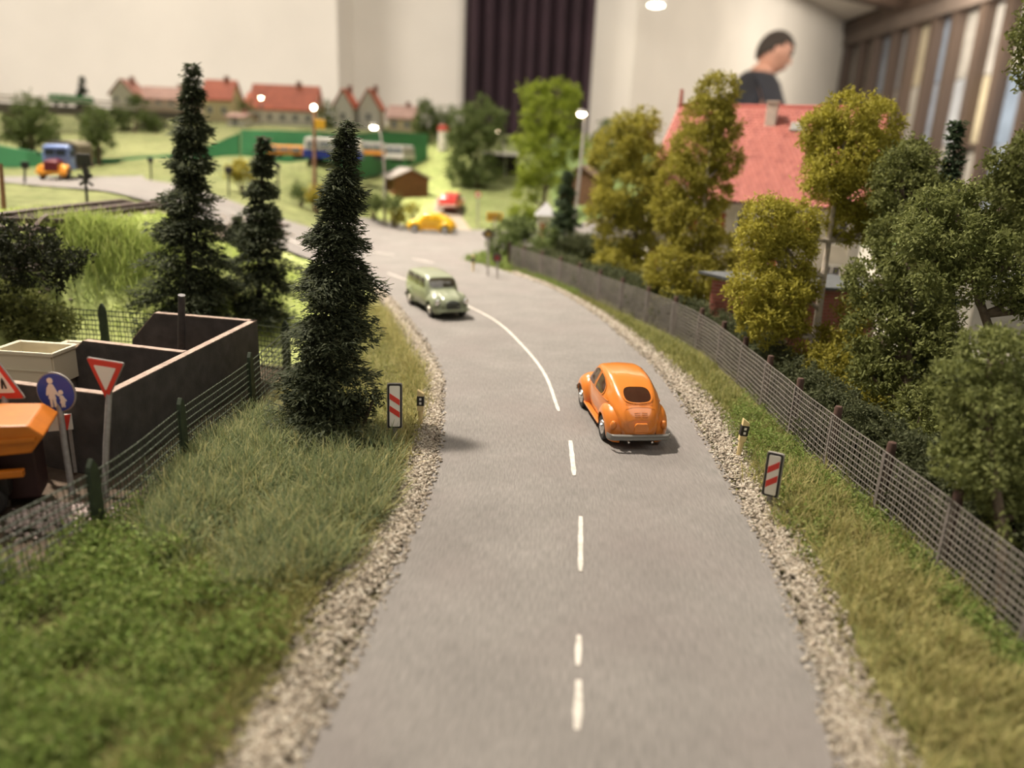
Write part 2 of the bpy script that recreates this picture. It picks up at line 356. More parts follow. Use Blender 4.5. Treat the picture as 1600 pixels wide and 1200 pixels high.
def make_ribbon(name, Lp, Rp, mt, off, nc=14):
    n = len(Lp); t = np.linspace(0, 1, nc)
    P = Lp[:, None, :]*(1-t)[None, :, None]+Rp[:, None, :]*t[None, :, None]
    z = hgt(P[..., 0], P[..., 1]).reshape(n, nc)+off
    V = np.c_[P[..., 0].ravel(), P[..., 1].ravel(), z.ravel()]; I = np.arange(n*nc).reshape(n, nc)
    Q = np.c_[I[:-1, :-1].ravel(), I[:-1, 1:].ravel(), I[1:, 1:].ravel(), I[1:, :-1].ravel()]
    o = np_mesh(name, V, Q, mt, smooth=True); uv = o.data.uv_layers.new(name='run')
    mid = (Lp+Rp)/2; run = np.r_[0, np.cumsum(np.hypot(*np.diff(mid, axis=0).T))]
    wd = np.hypot(*(Rp-Lp).T)
    UV = np.c_[(t[None, :]*np.minimum(wd, 8)[:, None]).ravel(), np.repeat(run, nc)]
    uv.data.foreach_set('uv', UV[Q.ravel()].ravel()); return tag(o, kind='structure')
road = make_ribbon('road', ROADL, ROADR, m_road, .03)
make_ribbon('road_crossing', *RIB['cross'], m_road, .018)
make_ribbon('dirt_road', *RIB['dirt'], m_dirt, .04)
RZ = .03
m_line = mat('white_road_paint', (.58, .545, .49), .7, var=.22, scale=9)
def dash(pts, wd=.12):
    P = resample(pts, .25); n = len(P); tn = np.gradient(P, axis=0); tn /= np.hypot(*tn.T)[:, None]; nr = np.c_[-tn[:, 1], tn[:, 0]]
    ws = wd/2*(1+.12*np.sin(np.arange(n)*2.1))[:, None]; ws[0] *= .6; ws[-1] *= .7
    A, B = P+nr*ws, P-nr*ws; z = hgt(P[:, 0], P[:, 1])+RZ+.012
    rows = [[(a[0], a[1], q), (b[0], b[1], q)] for a, b, q in zip(A, B, z)]
    MB().grid(rows).obj('lane_marking', m_line, road)
dash([(.9, 7.15), (.95, 7.6), (.98, 8.0)], .10); dash([(.99, 8.28), (1.05, 8.92)], .085); dash([(1.19, 10.57), (1.33, 12.45)], .08); dash([(1.33, 14.25), (1.37, 16.2)], .10)
dash([(1.2, 18.2), (.92, 21.6), (.26, 24.9), (-.84, 28.7), (-2.1, 31.3), (-4.2, 35), (-6.5, 38.5)], .09)
for a, b in (((-8, 40.4), (-9.6, 41.8)), ((-11.2, 43), (-13, 43.9)), ((-4.6, 42.6), (-6, 44)), ((-7.2, 45.1), (-8.8, 46.2))): dash([a, b], .12)
# ---------------------------------------------------------------- gravel shoulders
OCT = np.array([(1,0,0),(-1,0,0),(0,1,0),(0,-1,0),(0,0,1),(0,0,-1)], float); OCF = np.array([(0,2,4),(2,1,4),(1,3,4),(3,0,4),(2,0,5),(1,2,5),(3,1,5),(0,3,5)])
def stones(name, P, size, mt, parent=None, flat=.7):
    n = len(P); v = OCT[None]*(1+.45*rng.standard_normal((n, 6, 1)).clip(-1, 1)); s = size*(.55+.9*rng.random((n, 1, 1)))
    a = rng.random(n)*6.28; c, q = np.cos(a)[:, None], np.sin(a)[:, None]
    tl = (rng.random((n, 1))-.5)*1.2
    x = v[..., 0]*c-v[..., 1]*q; y = v[..., 0]*q+v[..., 1]*c; z = v[..., 2]*flat+x*tl*.6
    V = np.stack([x, y, z], -1)*s+P[:, None, :]
    Fc = (OCF[None]+6*np.arange(n)[:, None, None]).reshape(-1, 3)
    return np_mesh(name, V.reshape(-1, 3), Fc, mt, parent)
m_grav = mat('pale_gravel', (.5, .45, .36), .9, spec=.2, island=[(.11, .09, .065), (.33, .28, .22), (.44, .39, .32), (.55, .51, .43), (.22, .185, .145), (.40, .35, .27)])
def strip_points(A, B, n, jit=.12, pw=1.):
    k = np.arange(len(A)); u = rng.random(n)**pw*(len(A)-1); t = rng.normal(.5, .3, n).clip(-.12, 1.15)
    a = np.c_[np.interp(u, k, A[:, 0]), np.interp(u, k, A[:, 1])]; b = np.c_[np.interp(u, k, B[:, 0]), np.interp(u, k, B[:, 1])]
    return a*(1-t[:, None])+b*t[:, None]+rng.normal(0, .03, (n, 2))
LG = [(-3.2, 2.5), (-3.05, 5), (-2.97, 6.4), (-2.9, 7.4), (-2.5, 10), (-2.15, 12), (-2.12, 14.5), (-2.1, 17.5), (-2.4, 20.8), (-3.2, 23.6), (-4.4, 27.7), (-5.9, 32.4), (-7.8, 36.7)]
RG = [(4.35, 2.5), (4.4, 5), (4.54, 6.8), (4.62, 8.2), (5.0, 10.9), (5.15, 13.5), (5.3, 16.4), (5.38, 19.5), (5.0, 23.2), (4.45, 26.8), (3.55, 31.5), (1.85, 37.3), (-.1, 41)]
le13 = [LE[i] for i in (0, 1, 2, 3, 4, 5, 6, 7, 8, 9, 10, 11, 12)]; re13 = [RE[i] for i in (0, 1, 2, 3, 4, 5, 6, 7, 8, 9, 10, 11, 12)]
def smooth13(P):
    u = np.linspace(0, 12, 200); k = np.arange(13); return np.c_[cr(k, [p[0] for p in P], u), cr(k, [p[1] for p in P], u)]
sL, sLG, sR_, sRG = map(smooth13, (le13, LG, re13, RG))
for nm, A, B, lab in (('gravel', sL, sLG, 'pale gravel shoulder along the left edge of the grey road'), ('gravel', sR_, sRG, 'pale gravel shoulder along the right edge of the grey road below the wire fence')):
    P2 = strip_points(A, B, 26000); z = hgt(P2[:, 0], P2[:, 1])+.01+.04*rng.random(len(P2))
    o = stones(nm, np.c_[P2, z], .033, m_grav); tag(o, lab, 'gravel', kind='stuff')
# ---------------------------------------------------------------- strips: blades, leaves, needles
def strips(P, T, N, length, width, bend, seg=2, taper=.25, curl=None):
    """n little strips: start P, direction T, face normal N; they bend towards N"""
    n = len(P); T = T/np.linalg.norm(T, axis=1)[:, None]; Sd = np.cross(T, N); Sd /= (np.linalg.norm(Sd, axis=1)[:, None]+1e-9); N = np.cross(Sd, T)
    rows = []
    ln = np.broadcast_to(length, (n,)); wd = np.broadcast_to(width, (n,)); bd = np.broadcast_to(bend, (n,))
    for j in range(seg+1):
        t = j/seg; a = bd*t
        # arc of total angle bd
        safe = np.where(np.abs(bd) < 1e-3, 1e-3, bd); f = np.sin(a)/safe; u = (1-np.cos(a))/safe
        c = P+T*(ln*f)[:, None]+N*(ln*u)[:, None]
        ww = wd/2*(1-(1-taper)*t**1.5)
        rows += [c-Sd*ww[:, None], c+Sd*ww[:, None]]
    V = np.stack(rows, 1).reshape(-1, 3); k = 2*(seg+1)
    q = np.array([(2*j, 2*j+1, 2*j+3, 2*j+2) for j in range(seg)])
    return V, (q[None]+k*np.arange(n)[:, None, None]).reshape(-1, 4)
def rdir(n):
    v = rng.standard_normal((n, 3)); return v/np.linalg.norm(v, axis=1)[:, None]
def grass(name, P2, hmin, hmax, wd, mt, lean=.35, zoff=0., seg=2, lab=None, cat='grass', dirb=None):
    n = len(P2); z = hgt(P2[:, 0], P2[:, 1])-.03+zoff
    T = np.c_[rng.normal(0, lean, (n, 2)), np.ones(n)]
    if dirb is not None: T[:, :2] += dirb
    N = np.c_[T[:, :2]+rng.normal(0, .2, (n, 2)), -.1*np.ones(n)]
    V, Q = strips(np.c_[P2, z], T, N, hmin+(hmax-hmin)*rng.random(n), wd*(.6+.8*rng.random(n)), rng.random(n)*1.1, seg, .2)
    return tag(np_mesh(name, V, Q, mt), lab, cat, kind='stuff')
def quadpts(poly, n, dens=None):
    poly = np.array(poly); lo, hi = poly.min(0), poly.max(0); out = []
    while sum(map(len, out)) < n:
        q = lo+(hi-lo)*rng.random((n*2, 2)); out.append(q[inside(poly, q[:, 0], q[:, 1])])
    return np.concatenate(out)[:n]
def clump(P, k, sd):                        # gather points into tufts
    c = P[rng.integers(0, len(P), k)]; return c[rng.integers(0, k, len(P))]+rng.normal(0, sd, P.shape)
def gm(nm, *c, tl=.35):
    M = mat(nm, c[0], .75, spec=.25, island=list(c)); n = M.node_tree.nodes; L = M.node_tree.links     # thin leaves let light through
    b = n['Principled BSDF']; t = n.new('ShaderNodeBsdfTranslucent'); x = n.new('ShaderNodeMixShader'); x.inputs[0].default_value = tl
    L.new([k for k in n if k.type == 'VALTORGB'][0].outputs['Color'], t.inputs['Color'])
    L.new(b.outputs[0], x.inputs[1]); L.new(t.outputs[0], x.inputs[2]); L.new(x.outputs[0], n['Material Output'].inputs['Surface']); return M
m_gblue = gm('bluish_grass', (0.108, 0.156, 0.084), (0.204, 0.252, 0.12), (0.336, 0.36, 0.156), (0.156, 0.216, 0.12), (0.552, 0.504, 0.24), (0.24, 0.288, 0.144))
m_gstraw = gm('straw_grass', (0.287, 0.253, 0.092), (0.437, 0.391, 0.161), (0.196, 0.218, 0.069), (0.552, 0.483, 0.218), (0.253, 0.276, 0.0805))
m_gbright = gm('bright_weeds', (0.163, 0.25, 0.0562), (0.25, 0.35, 0.0813), (0.125, 0.175, 0.05), (0.362, 0.438, 0.138), (0.213, 0.225, 0.075))
m_gmeadow = gm('meadow_grass', (0.378, 0.459, 0.121), (0.486, 0.567, 0.176), (0.297, 0.392, 0.108), (0.567, 0.608, 0.23))
m_golive = gm('olive_grass', (0.18, 0.192, 0.054), (0.288, 0.288, 0.09), (0.12, 0.144, 0.042), (0.396, 0.36, 0.132))
lv = [tuple(p) for p in sLG[20:150]]
# left verge, between the gravel and the green fence
pl = [(-2.6, 10), (-2.25, 12), (-2.2, 14.5), (-2.6, 15.6), (-4.6, 15.9), (-6.0, 17.2), (-6.3, 14), (-6.3, 11.5), (-5, 10.2), (-4, 9.2)]
P2 = quadpts(pl, 30000); gap = np.exp(-((P2[:, 0]+4.35+.25*np.sin(P2[:, 1]*1.3))/.42)**2)*np.clip((15-P2[:, 1])/2, 0, 1)
P2 = P2[rng.random(len(P2)) > gap*.93]; k = len(P2)*2//3; P2[:k] = clump(P2[:k], 190, .15)
grass('long_grass', P2, .30, .72, .024, m_gblue, .5, seg=3, lab='long bluish-green grass on the verge below the green fence')
P2 = np.r_[strip_points(sLG[60:175], sLG[60:175]-[.75, 0], 9000), strip_points(sLG[15:60], sLG[15:60]-[.8, 0], 5200), np.c_[rng.normal(-4.35, .3, 900), 9.5+5.5*rng.random(900)]]
grass('straw_grass', P2, .14, .5, .021, m_gstraw, .7, lab='straw-coloured grass along the left gravel shoulder')
P2 = quadpts([(-2.4, 15.6), (-2.4, 18), (-2.7, 21), (-3.5, 23.6), (-4.8, 27.6), (-6.3, 32.3), (-7.6, 35), (-8, 30), (-6.1, 21.5), (-5, 17)], 12000)
grass('olive_grass', P2, .08, .26, .022, m_golive, .7, lab='short olive turf around the foot of the front spruce')
# bottom left: bushy bright green weeds
def weeds(name, P2, hh, leaf, per, mt, lab, spread=.13):
    n = len(P2); z = hgt(P2[:, 0], P2[:, 1]); b = np.c_[P2, z]
    C = np.repeat(b, per, 0); hr = rng.random((len(C), 1)); H = np.repeat(hh*(.45+.75*rng.random(n)), per)[:, None]
    C = C+np.c_[rng.normal(0, spread, (len(C), 2)), (hr*H).ravel()]
    V, Q = strips(C, rdir(len(C))+[0, 0, .4], rdir(len(C)), leaf*(.6+.8*rng.random(len(C))), leaf*.42, rng.random(len(C))*1.2, 2, .4)
    return tag(np_mesh(name, V, Q, mt), lab, 'weeds', kind='stuff')
pw = [(-3.1, 4.2), (-3.0, 7), (-2.8, 8.6), (-4.0, 9.6), (-5.2, 10.6), (-6.3, 11.8), (-7.6, 9.2), (-7.6, 5), (-6, 3.8)]
PW = quadpts(pw, 1900); PW = PW[np.sin(PW[:, 0]*3.1+1)*np.sin(PW[:, 1]*2.7)+.6*rng.random(len(PW)) > -.15]
weeds('weeds', PW, .5, .075, 30, m_gbright, 'bright green bushy weeds at the bottom left below the fence')
P2 = quadpts([(-2.7, 8.2), (-3, 6.8), (-4.2, 8.6), (-4.8, 10.4), (-3.2, 10.6)], 3000)
grass('verge_grass', P2, .2, .5, .02, m_golive, .5, seg=3, lab='loose yellow-green grass between the bright weeds and the gravel')
# right verge
def fence_line(pts): return resample(pts, .1)
RF = [(7.35, 5.5), (7.18, 8), (7.08, 10), (6.98, 12.5), (6.76, 15), (6.62, 18.6), (6.5, 22), (6.25, 25.2), (5.55, 28), (4.35, 31.1), (2.8, 35.1), (1.4, 38.4), (-.45, 42.1)]
rf = resample(RF, .25)
RFe = even(rf, 200); RGe = even(sRG, 200)
P2 = strip_points(RGe[10:110], RFe[10:110]-[.1, 0], 15000); P2[:8000] = clump(P2[:8000], 130, .15)
grass('straw_grass', P2[P2[:, 1] < 15.2], .25, .55, .02, m_gstraw, .5, seg=3, lab='tall straw-coloured grass in front of the near end of the wire fence')
P2 = strip_points(RGe[40:195], RFe[40:195]-[.05, 0], 16000)
grass('olive_grass', P2[P2[:, 1] > 13], .1, .3, .022, m_golive, .6, lab='low olive grass between the right gravel and the wire fence')
P2 = np.r_[strip_points(RGe[45:80], RFe[45:80], 420), strip_points(RFe[6:50]-[.5, 0], RFe[6:50], 380), strip_points(RGe[160:196], RFe[160:196], 260)]
weeds('weeds', P2, .26, .06, 22, m_gbright, 'fresh green low weeds at the foot of the grey wire fence', .09)
weeds('corner_weeds', quadpts([(-3.0, 44.4), (-1.6, 42.6), (-.3, 41.2), (.4, 43), (.4, 50), (-1.2, 47.6)], 420), .32, .13, 24, m_gbright, 'fresh green weeds on the far road corner around the diamond sign', .2)
# meadow slope behind the yard and turf beyond the junction
P2 = quadpts([(-18, 23.6), (-8, 22.6), (-7.2, 26), (-9, 36), (-12.5, 38.5), (-17, 37), (-20, 28)], 22000)
grass('meadow', P2, .08, .26, .03, m_gmeadow, .6, lab='pale green meadow on the slope behind the yard fence')
g1 = gz(160, 372, 2.9); P2 = np.c_[rng.normal(g1.x, .9, 3500), rng.normal(g1.y, .5, 3500)]
grass('tall_meadow_grass', P2, .35, .75, .03, m_gmeadow, .25, lab='taller green tuft of grass below the railway track')
# ---------------------------------------------------------------- fences
def fence(name, label, line, height, zs, vstep, wr, m_wire, post_s, make_post, parent_loc, zigzag=.0, top_wob=.0):
    P = resample(line, .05); d = np.r_[0, np.cumsum(np.hypot(*np.diff(P, axis=0).T))]
    X_ = lambda s: np.array([np.interp(s, d, P[:, 0]), np.interp(s, d, P[:, 1])]).T
    root = thing(name, label, 'fence', (*parent_loc, hz(*parent_loc))); o0 = root.location.copy()
    for k, z in enumerate(zs):
        s = np.arange(0, d[-1], .22); q = X_(s); zz = hgt(q[:, 0], q[:, 1])+z+(top_wob*np.sin(s*2.3+k*.4)*np.sin(s*.7) if top_wob else 0)
        MB().tube([Vector((a, b, c))-o0 for (a, b), c in zip(q, zz)], wr*(1.3 if zigzag else 1.), 4).obj('wire', m_wire, root)
    mb = MB()
    for s in np.arange(.03, d[-1], vstep):
        q = X_(np.array([s]))[0]; z0 = hz(*q); n = 7 if zigzag else 2
        pts = []
        for j in range(n):
            t = j/(n-1); sx = s+zigzag*((j % 2)-.5)+.012*math.sin(s*31); qq = X_(np.array([sx]))[0]
            pts.append(Vector((qq[0], qq[1], z0+zs[0]-.05+(height-zs[0]+.05)*t))-o0)
        mb.tube(pts, wr*(.8 if zigzag else .95), 4, False)
    tag(mb.obj('wire_mesh', m_wire, root), kind='stuff')
    for s in post_s:
        q = X_(np.array([min(s, d[-1])]))[0]; tn = X_(np.array([min(s+.1, d[-1])]))[0]-X_(np.array([max(s-.1, 0)]))[0]
        make_post(root, Vector((q[0], q[1], hz(*q)))-o0, Vector((tn[0], tn[1], 0)).normalized())
    return root
m_wireg = mat('grey_wire', (.25, .23, .21), .4, metal=.3, var=.2, scale=3)
m_wired = mat('green_wire', (.045, .058, .036), .45)
m_pbrown = mat('brown_post', (.085, .045, .035), .6, var=.2, scale=10); m_pgrey = mat('grey_post_face', (.17, .15, .14), .6, var=.2, scale=10)
def post_r(root, p, t):
    n = Vector((-t.y, t.x, 0)); n = n if n.x > 0 else -n; c = p+n*.10
    o = MB().lathe([(.085, -.1), (.085, 1.36), (.07, 1.41), (.03, 1.42)], 10, c).obj('post', m_pbrown, root, True)
    MB().box(p+n*.02+Vector((0, 0, .6)), (.07, .07, 1.18), Matrix.Rotation(math.atan2(t.y, t.x), 3, 'Z')).obj('post_clamp', m_pgrey, root)
fence('wire_fence', 'grey woven wire fence with brown posts along the right side of the road', RF, 1.24, [.05+.118*k for k in range(11)], .095, .0125, m_wireg, [1.6+2.05*k for k in range(20)], post_r, (7, 14), 0, .012)
m_pgreen = mat('dark_green_post', (.028, .042, .022), .7, var=.3, scale=9)
def post_g(root, p, t):
    n = Vector((-t.y, t.x, 0)); w_ = .12
    pr = [(-w_, 0), (w_, 0), (w_, 1.12), (w_*.7, 1.3), (0, 1.42), (-w_*.7, 1.3), (-w_, 1.12)]
    MB().prism([p+t*a+n*.04+Vector((0, 0, b-.05)) for a, b in pr], n*-.09).obj('post', m_pgreen, root, bevel=.012)
fence('yard_fence', 'low dark green wire fence with flat pointed posts between the yard and the grassy verge', [(-7.9, 6.5), (-6.95, 9.2), (-6.5, 11.2), (-6.45, 14.2), (-6.3, 17.8), (-6.4, 21.1)], 1.16, [.08+.15*k for k in range(8)], .105, .012, m_wired, [2.3, 4.75, 7.85, 11.4], post_g, (-6.6, 11), .02)
fence('meadow_fence', 'dark green wire fence in front of the bright meadow behind the storage bay', [(-6.4, 21.2), (-9, 21.9), (-12.3, 22.4), (-16.2, 22.2)], 1.16, [.08+.15*k for k in range(8)], .11, .014, m_wired, [.1, 3.0, 6.05, 9.1], post_g, (-12, 22.4), .03)
# ---------------------------------------------------------------- trees and bushes
m_bark = mat('bark', (.12, .09, .06), .9, var=.4, scale=6, bump=.5); m_birch = mat('pale_bark', (.46, .40, .33), .8, var=.25, scale=7, bump=.4)
m_darkbark = mat('dark_bark', (.03, .022, .015), .9)
LEAF = {
 'olive_gold': gm('leaf_olive_gold', (.24, .22, .028), (.38, .35, .05), (.52, .48, .08), (.30, .27, .035), (.46, .43, .085)),
 'olive': gm('leaf_olive', (.20, .18, .026), (.30, .275, .04), (.40, .365, .06), (.24, .215, .03)),
 'dark': gm('leaf_dark', (.10, .115, .036), (.165, .185, .055), (.23, .25, .078), (.125, .145, .045)),
 'mid': gm('leaf_mid', (.125, .15, .05), (.20, .225, .07), (.27, .295, .10), (.16, .185, .06)),
 'lime': gm('leaf_lime', (.20, .26, .025), (.28, .34, .04), (.15, .20, .02)),
 'fargreen': gm('leaf_far_green', (.10, .14, .045), (.15, .19, .06), (.08, .11, .035)),
 'hedge': gm('leaf_hedge', (.055, .068, .032), (.09, .105, .048), (.125, .14, .068), (.075, .085, .04)),
 'blackgreen': gm('leaf_blackgreen', (.014, .018, .009), (.026, .032, .014), (.04, .046, .02)),
 'needle': gm('spruce_needles', (.038, .05, .028), (.065, .08, .043), (.10, .115, .058), (.05, .065, .035)),
 'needle_mid': gm('spruce_needles_mid', (.035, .06, .03), (.06, .09, .045), (.085, .115, .06)),
 'yellow': gm('leaf_yellow', (.30, .25, .03), (.40, .34, .05), (.22, .20, .03)),
}
def crown_pts(blobs, leaf, dens, shell=.28, cl=.5):
    out = []; nr = []
    for (c, r) in blobs:
        n = int(6.5*dens*12.57*r*r/(leaf*leaf)); k = max(14, int(n/22))
        cd = rdir(k); lobes = rdir(9); bump = 1+.2*np.max(np.clip(cd @ lobes.T, 0, 1)**10, axis=1)-.1
        cc = cd*(r*bump*(1-shell*rng.random(k)**1.3))[:, None]*np.array([1, 1, .95])
        idx = rng.integers(0, k, n); p = cc[idx]+rng.normal(0, leaf*cl*1.5, (n, 3))
        out.append(p+np.array(c)); nr.append(cd[idx])
    return np.concatenate(out), np.concatenate(nr)
def foliage(name, root, blobs, leaf, dens, mt, style='leaf', shell=.28):
    P, Nn = crown_pts(blobs, leaf, dens, shell); n = len(P); P = P-np.array(root.location)
    if style == 'curl': V, Q = strips(P, rdir(n)+Nn*.5, rdir(n), leaf*(.8+.8*rng.random(n)), leaf*.34, rng.normal(0, 2.0, n), 3, .8)
    elif style == 'needle': V, Q = strips(P, Nn+rdir(n)*.6, rdir(n), leaf*(.7+.6*rng.random(n)), leaf*.2, rng.normal(0, .4, n), 1, .4)
    else: V, Q = strips(P, rdir(n)+Nn*.4, rdir(n)+Nn*.3, leaf*(.6+.7*rng.random(n)), leaf*.5, rng.normal(0, 1.0, n), 2, .35)
    return np_mesh(name, V, Q, mt, root)
def tree(name, label, base, blobs, leaf, kind, dens=.5, bark=None, style='leaf', tr=.14, group=None, shell=.28, cat='tree', d=None, bend=None):
    """base: Vector on the ground; blobs: (px, py, radius in px, distance)"""
    bl = []
    for (px, py, rp, dd) in blobs: bl.append((at(px, py, dd), rp*dd/F*(1.12 if style == 'curl' else 1.)))
    root = thing(name, label, cat, base, group=group); o0 = Vector(base)
    bark = bark or m_bark
    top = max(bl, key=lambda b: b[0].z)[0]; pts = []
    mid = bend if bend is not None else None
    kn = [o0-Vector((0, 0, .1))]+([mid] if mid is not None else [])+[top]
    for k in range(9):
        t = k/8
        if mid is not None: p = (kn[0]*(1-t)+kn[1]*t)*(1-t)+(kn[1]*(1-t)+kn[2]*t)*t
        else: p = kn[0].lerp(kn[1], t)+Vector((math.sin(t*7)*.08, math.cos(t*5)*.06, 0))
        pts.append(p)
    MB().tube([p-o0 for p in pts], [tr*(1-.75*k/8) for k in range(9)], 8).obj('trunk', bark, root, True)
    for (c, r) in bl:
        a = min(pts[1:7], key=lambda p: (p-(c-Vector((0, 0, r*.8)))).length)
        b = c+(c-a)*.05; mdl = a.lerp(b, .5)+Vector((0, 0, -.12*(b-a).length))
        if (b-a).length > .25: MB().tube([a-o0, mdl-o0, b-o0], [tr*.5, tr*.36, tr*.12], 6).obj('branch', bark, root, True)
    foliage('foliage', root, [(tuple(c), r) for c, r in bl], leaf, dens, LEAF[kind], style, shell)
    return root
def spruce(name, label, base, top, rmax, n_br, per, mt, seed, nl=.24, nw=.034, rad=None, tmin=.04):
    g = np.random.default_rng(seed); base = Vector(base); top = Vector(top); ax = top-base; H = ax.length
    root = thing(name, label, 'tree', base)
    MB().tube([(0, 0, -.1), tuple(ax*.5), tuple(ax*.98)], [rmax*.07+.02, rmax*.045, .015], 8).obj('trunk', m_darkbark, root, True)
    t = tmin+(1-tmin)*g.random(n_br); t[:12] = np.linspace(.93, 1, 12)
    ph = g.random(n_br)*6.283
    env = rmax*np.clip(1-t, 0.012, 1)**.78
    kp = np.linspace(0, 1, 15+seed % 4); lob = np.interp(t, kp, .52+.22*g.random(len(kp))+.52*(np.arange(len(kp)) % 2))
    lobp = 1+.16*np.sin(ph*2+t*9+seed)+.1*np.sin(ph*3-t*14)
    ln = env*lob*lobp*(.72+.5*g.random(n_br)); ln[g.random(n_br) < .02] *= 1.25
    Ps, Ts, Ns = [], [], []
    for i in range(n_br):
        L = ln[i]; m = max(14, int(2.0*per*(L/rmax)**.7))
        u = g.random(m)**.8; side = g.normal(0, 1, m)*(.10+.16*L*(1.05-u)); o = np.array([math.cos(ph[i]), math.sin(ph[i])]); s = np.array([-o[1], o[0]])
        c = np.array(ax)*t[i]; droop = -.22*L*u**1.4+.05*g.normal(0, 1, m)*(.4+L)
        P = np.c_[c[0]+o[0]*L*u+s[0]*side, c[1]+o[1]*L*u+s[1]*side, c[2]+droop]
        sg = np.sign(side)[:, None]
        T = np.c_[np.tile(o, (m, 1))*.9+s[None]*sg*(.5+.4*g.random((m, 1))), -.18+.25*g.normal(0, 1, m)]
        Ps.append(P); Ts.append(T); Ns.append(np.c_[g.normal(0, .5, (m, 2)), np.ones(m)])
    P = np.concatenate(Ps); T = np.concatenate(Ts); N = np.concatenate(Ns); n = len(P); f = np.clip(np.linalg.norm(P[:, :2], axis=1)/rmax, .25, 1)
    V, Q = strips(P, T, N, nl*.74*(.5+.7*g.random(n))*(.55+.45*f), nw*(1.1+1.0*g.random(n)), g.normal(0, .5, n), 1, .35)
    np_mesh('needles', V, Q, mt, root)
    return root
# three big spruces by the yard, a small one between them, one behind the right trees
def gpz(px, py):
    z = 0.
    for _ in range(30):
        p = gz(px, py, z); z = .5*z+.5*hz(p.x, p.y)
    p = gz(px, py, z); return Vector((p.x, p.y, hz(p.x, p.y)))
def top_of(base, px, py):
    d = (base-CAMP).dot(fwd); return at(px, py, d)
b1 = gpz(290, 492); b2 = gpz(403, 500); b3 = gpz(505, 682)
spruce('spruce_tree', 'tallest dark spruce, farthest to the left of the three behind the bay', b1, top_of(b1, 301, 100), 1.45, 430, 64, LEAF['needle'], 11, .25, .036)
spruce('spruce_tree', 'shorter dark spruce standing between the two taller ones', b2, top_of(b2, 412, 214), 1.30, 360, 60, LEAF['needle'], 5, .25, .036)
spruce('spruce_tree', 'dark spruce standing in front by the road at the fence corner', b3, top_of(b3, 543, 190), 1.28, 520, 74, LEAF['needle'], 8, .22, .026)
bs = at(371, 400, 33); bs.z = hz(bs.x, bs.y)
spruce('small_spruce', 'small dark spruce peeping out between two tall spruces', bs, top_of(bs, 371, 338), .55, 120, 40, LEAF['needle'], 4, .2, .04)
bs = at(1478, 420, 22); bs.z = 0
spruce('small_spruce', 'little blue-green spruce rising behind the right-hand leafy trees', bs, top_of(bs, 1496, 190), 1.0, 230, 60, LEAF['needle_mid'], 9, .24, .05)
bs = gz(878, 408, 0)
spruce('garden_conifer', 'slim dark conifer beside the lit street lamp', bs, top_of(bs, 888, 268), 1.35, 200, 50, LEAF['needle_mid'], 14, .3, .07)
b = gpz(985, 452)
tree('roadside_tree', 'slim olive-brown tree, the one nearest the lit street lamp', b, [(985, 205, 28, 38), (1008, 195, 22, 38.5), (960, 240, 38, 38), (1005, 255, 36, 38), (975, 300, 45, 38), (950, 330, 30, 37.5), (1010, 330, 30, 38), (970, 370, 36, 38), (1000, 390, 26, 38), (955, 420, 28, 37), (985, 435, 30, 37.5)], .17, 'olive', .55, None, 'curl', .12)
b = gpz(1078, 510)
tree('roadside_tree', 'tall slender olive-green tree standing in front of the red roof', b, [(1122, 145, 28, 31), (1105, 185, 34, 31), (1130, 200, 26, 31.3), (1090, 240, 40, 31), (1128, 250, 26, 31), (1065, 285, 36, 30.6), (1110, 310, 30, 31), (1050, 330, 32, 30.5), (1085, 360, 42, 30.5), (1120, 400, 32, 30.4), (1045, 420, 34, 30), (1090, 440, 42, 30), (1055, 470, 30, 29.7), (1110, 470, 28, 29.6)], .14, 'olive', .62, m_birch, 'curl', .10)
b = gpz(1266, 600)
tree('birch_tree', 'golden-olive tree with a bare pale trunk in front of the shed', b, [(1325, 185, 42, 23), (1372, 192, 30, 23.3), (1285, 205, 32, 23), (1320, 245, 56, 23), (1365, 250, 40, 23.4), (1290, 280, 34, 22.6), (1345, 300, 44, 23), (1375, 345, 34, 22.8), (1325, 350, 30, 23), (1205, 350, 42, 22), (1245, 350, 34, 22.2), (1185, 380, 34, 21.8), (1230, 400, 40, 22), (1180, 450, 36, 21.6), (1215, 465, 44, 21.6), (1250, 445, 26, 22), (1195, 500, 38, 21.5), (1235, 505, 26, 21.5)], .105, 'olive_gold', .6, m_birch, 'curl', .15, bend=at(1278, 470, 22.8))
b = gpz(1405, 690)
tree('broadleaf_tree', 'dense dark green tree between the birch and the spreading tree', b, [(1408, 258, 34, 21), (1425, 250, 34, 21.4), (1440, 275, 34, 21.4), (1400, 300, 40, 21), (1430, 310, 50, 21), (1445, 350, 44, 21), (1400, 370, 46, 20.6), (1420, 400, 56, 20.5), (1365, 440, 48, 20.2), (1425, 470, 60, 20), (1370, 520, 50, 19.6), (1430, 560, 60, 19.3), (1365, 590, 42, 19), (1410, 640, 46, 18.6), (1460, 520, 46, 19.6)], .115, 'dark', .55, None, 'leaf', .2)
b = gpz(1640, 800)
tree('broadleaf_tree', 'spreading mid-green tree with a broad flat crown near the right edge', b, [(1450, 330, 36, 17), (1490, 325, 44, 17), (1540, 330, 48, 17), (1590, 345, 50, 17), (1430, 375, 34, 16.6), (1470, 385, 46, 16.5), (1520, 390, 50, 16.4), (1580, 405, 50, 16.4), (1620, 380, 60, 16.8), (1520, 440, 34, 16.1), (1590, 455, 36, 16), (1640, 460, 50, 16), (1460, 430, 30, 16.2)], .10, 'mid', .55, None, 'leaf', .16)
b = gpz(1570, 980)
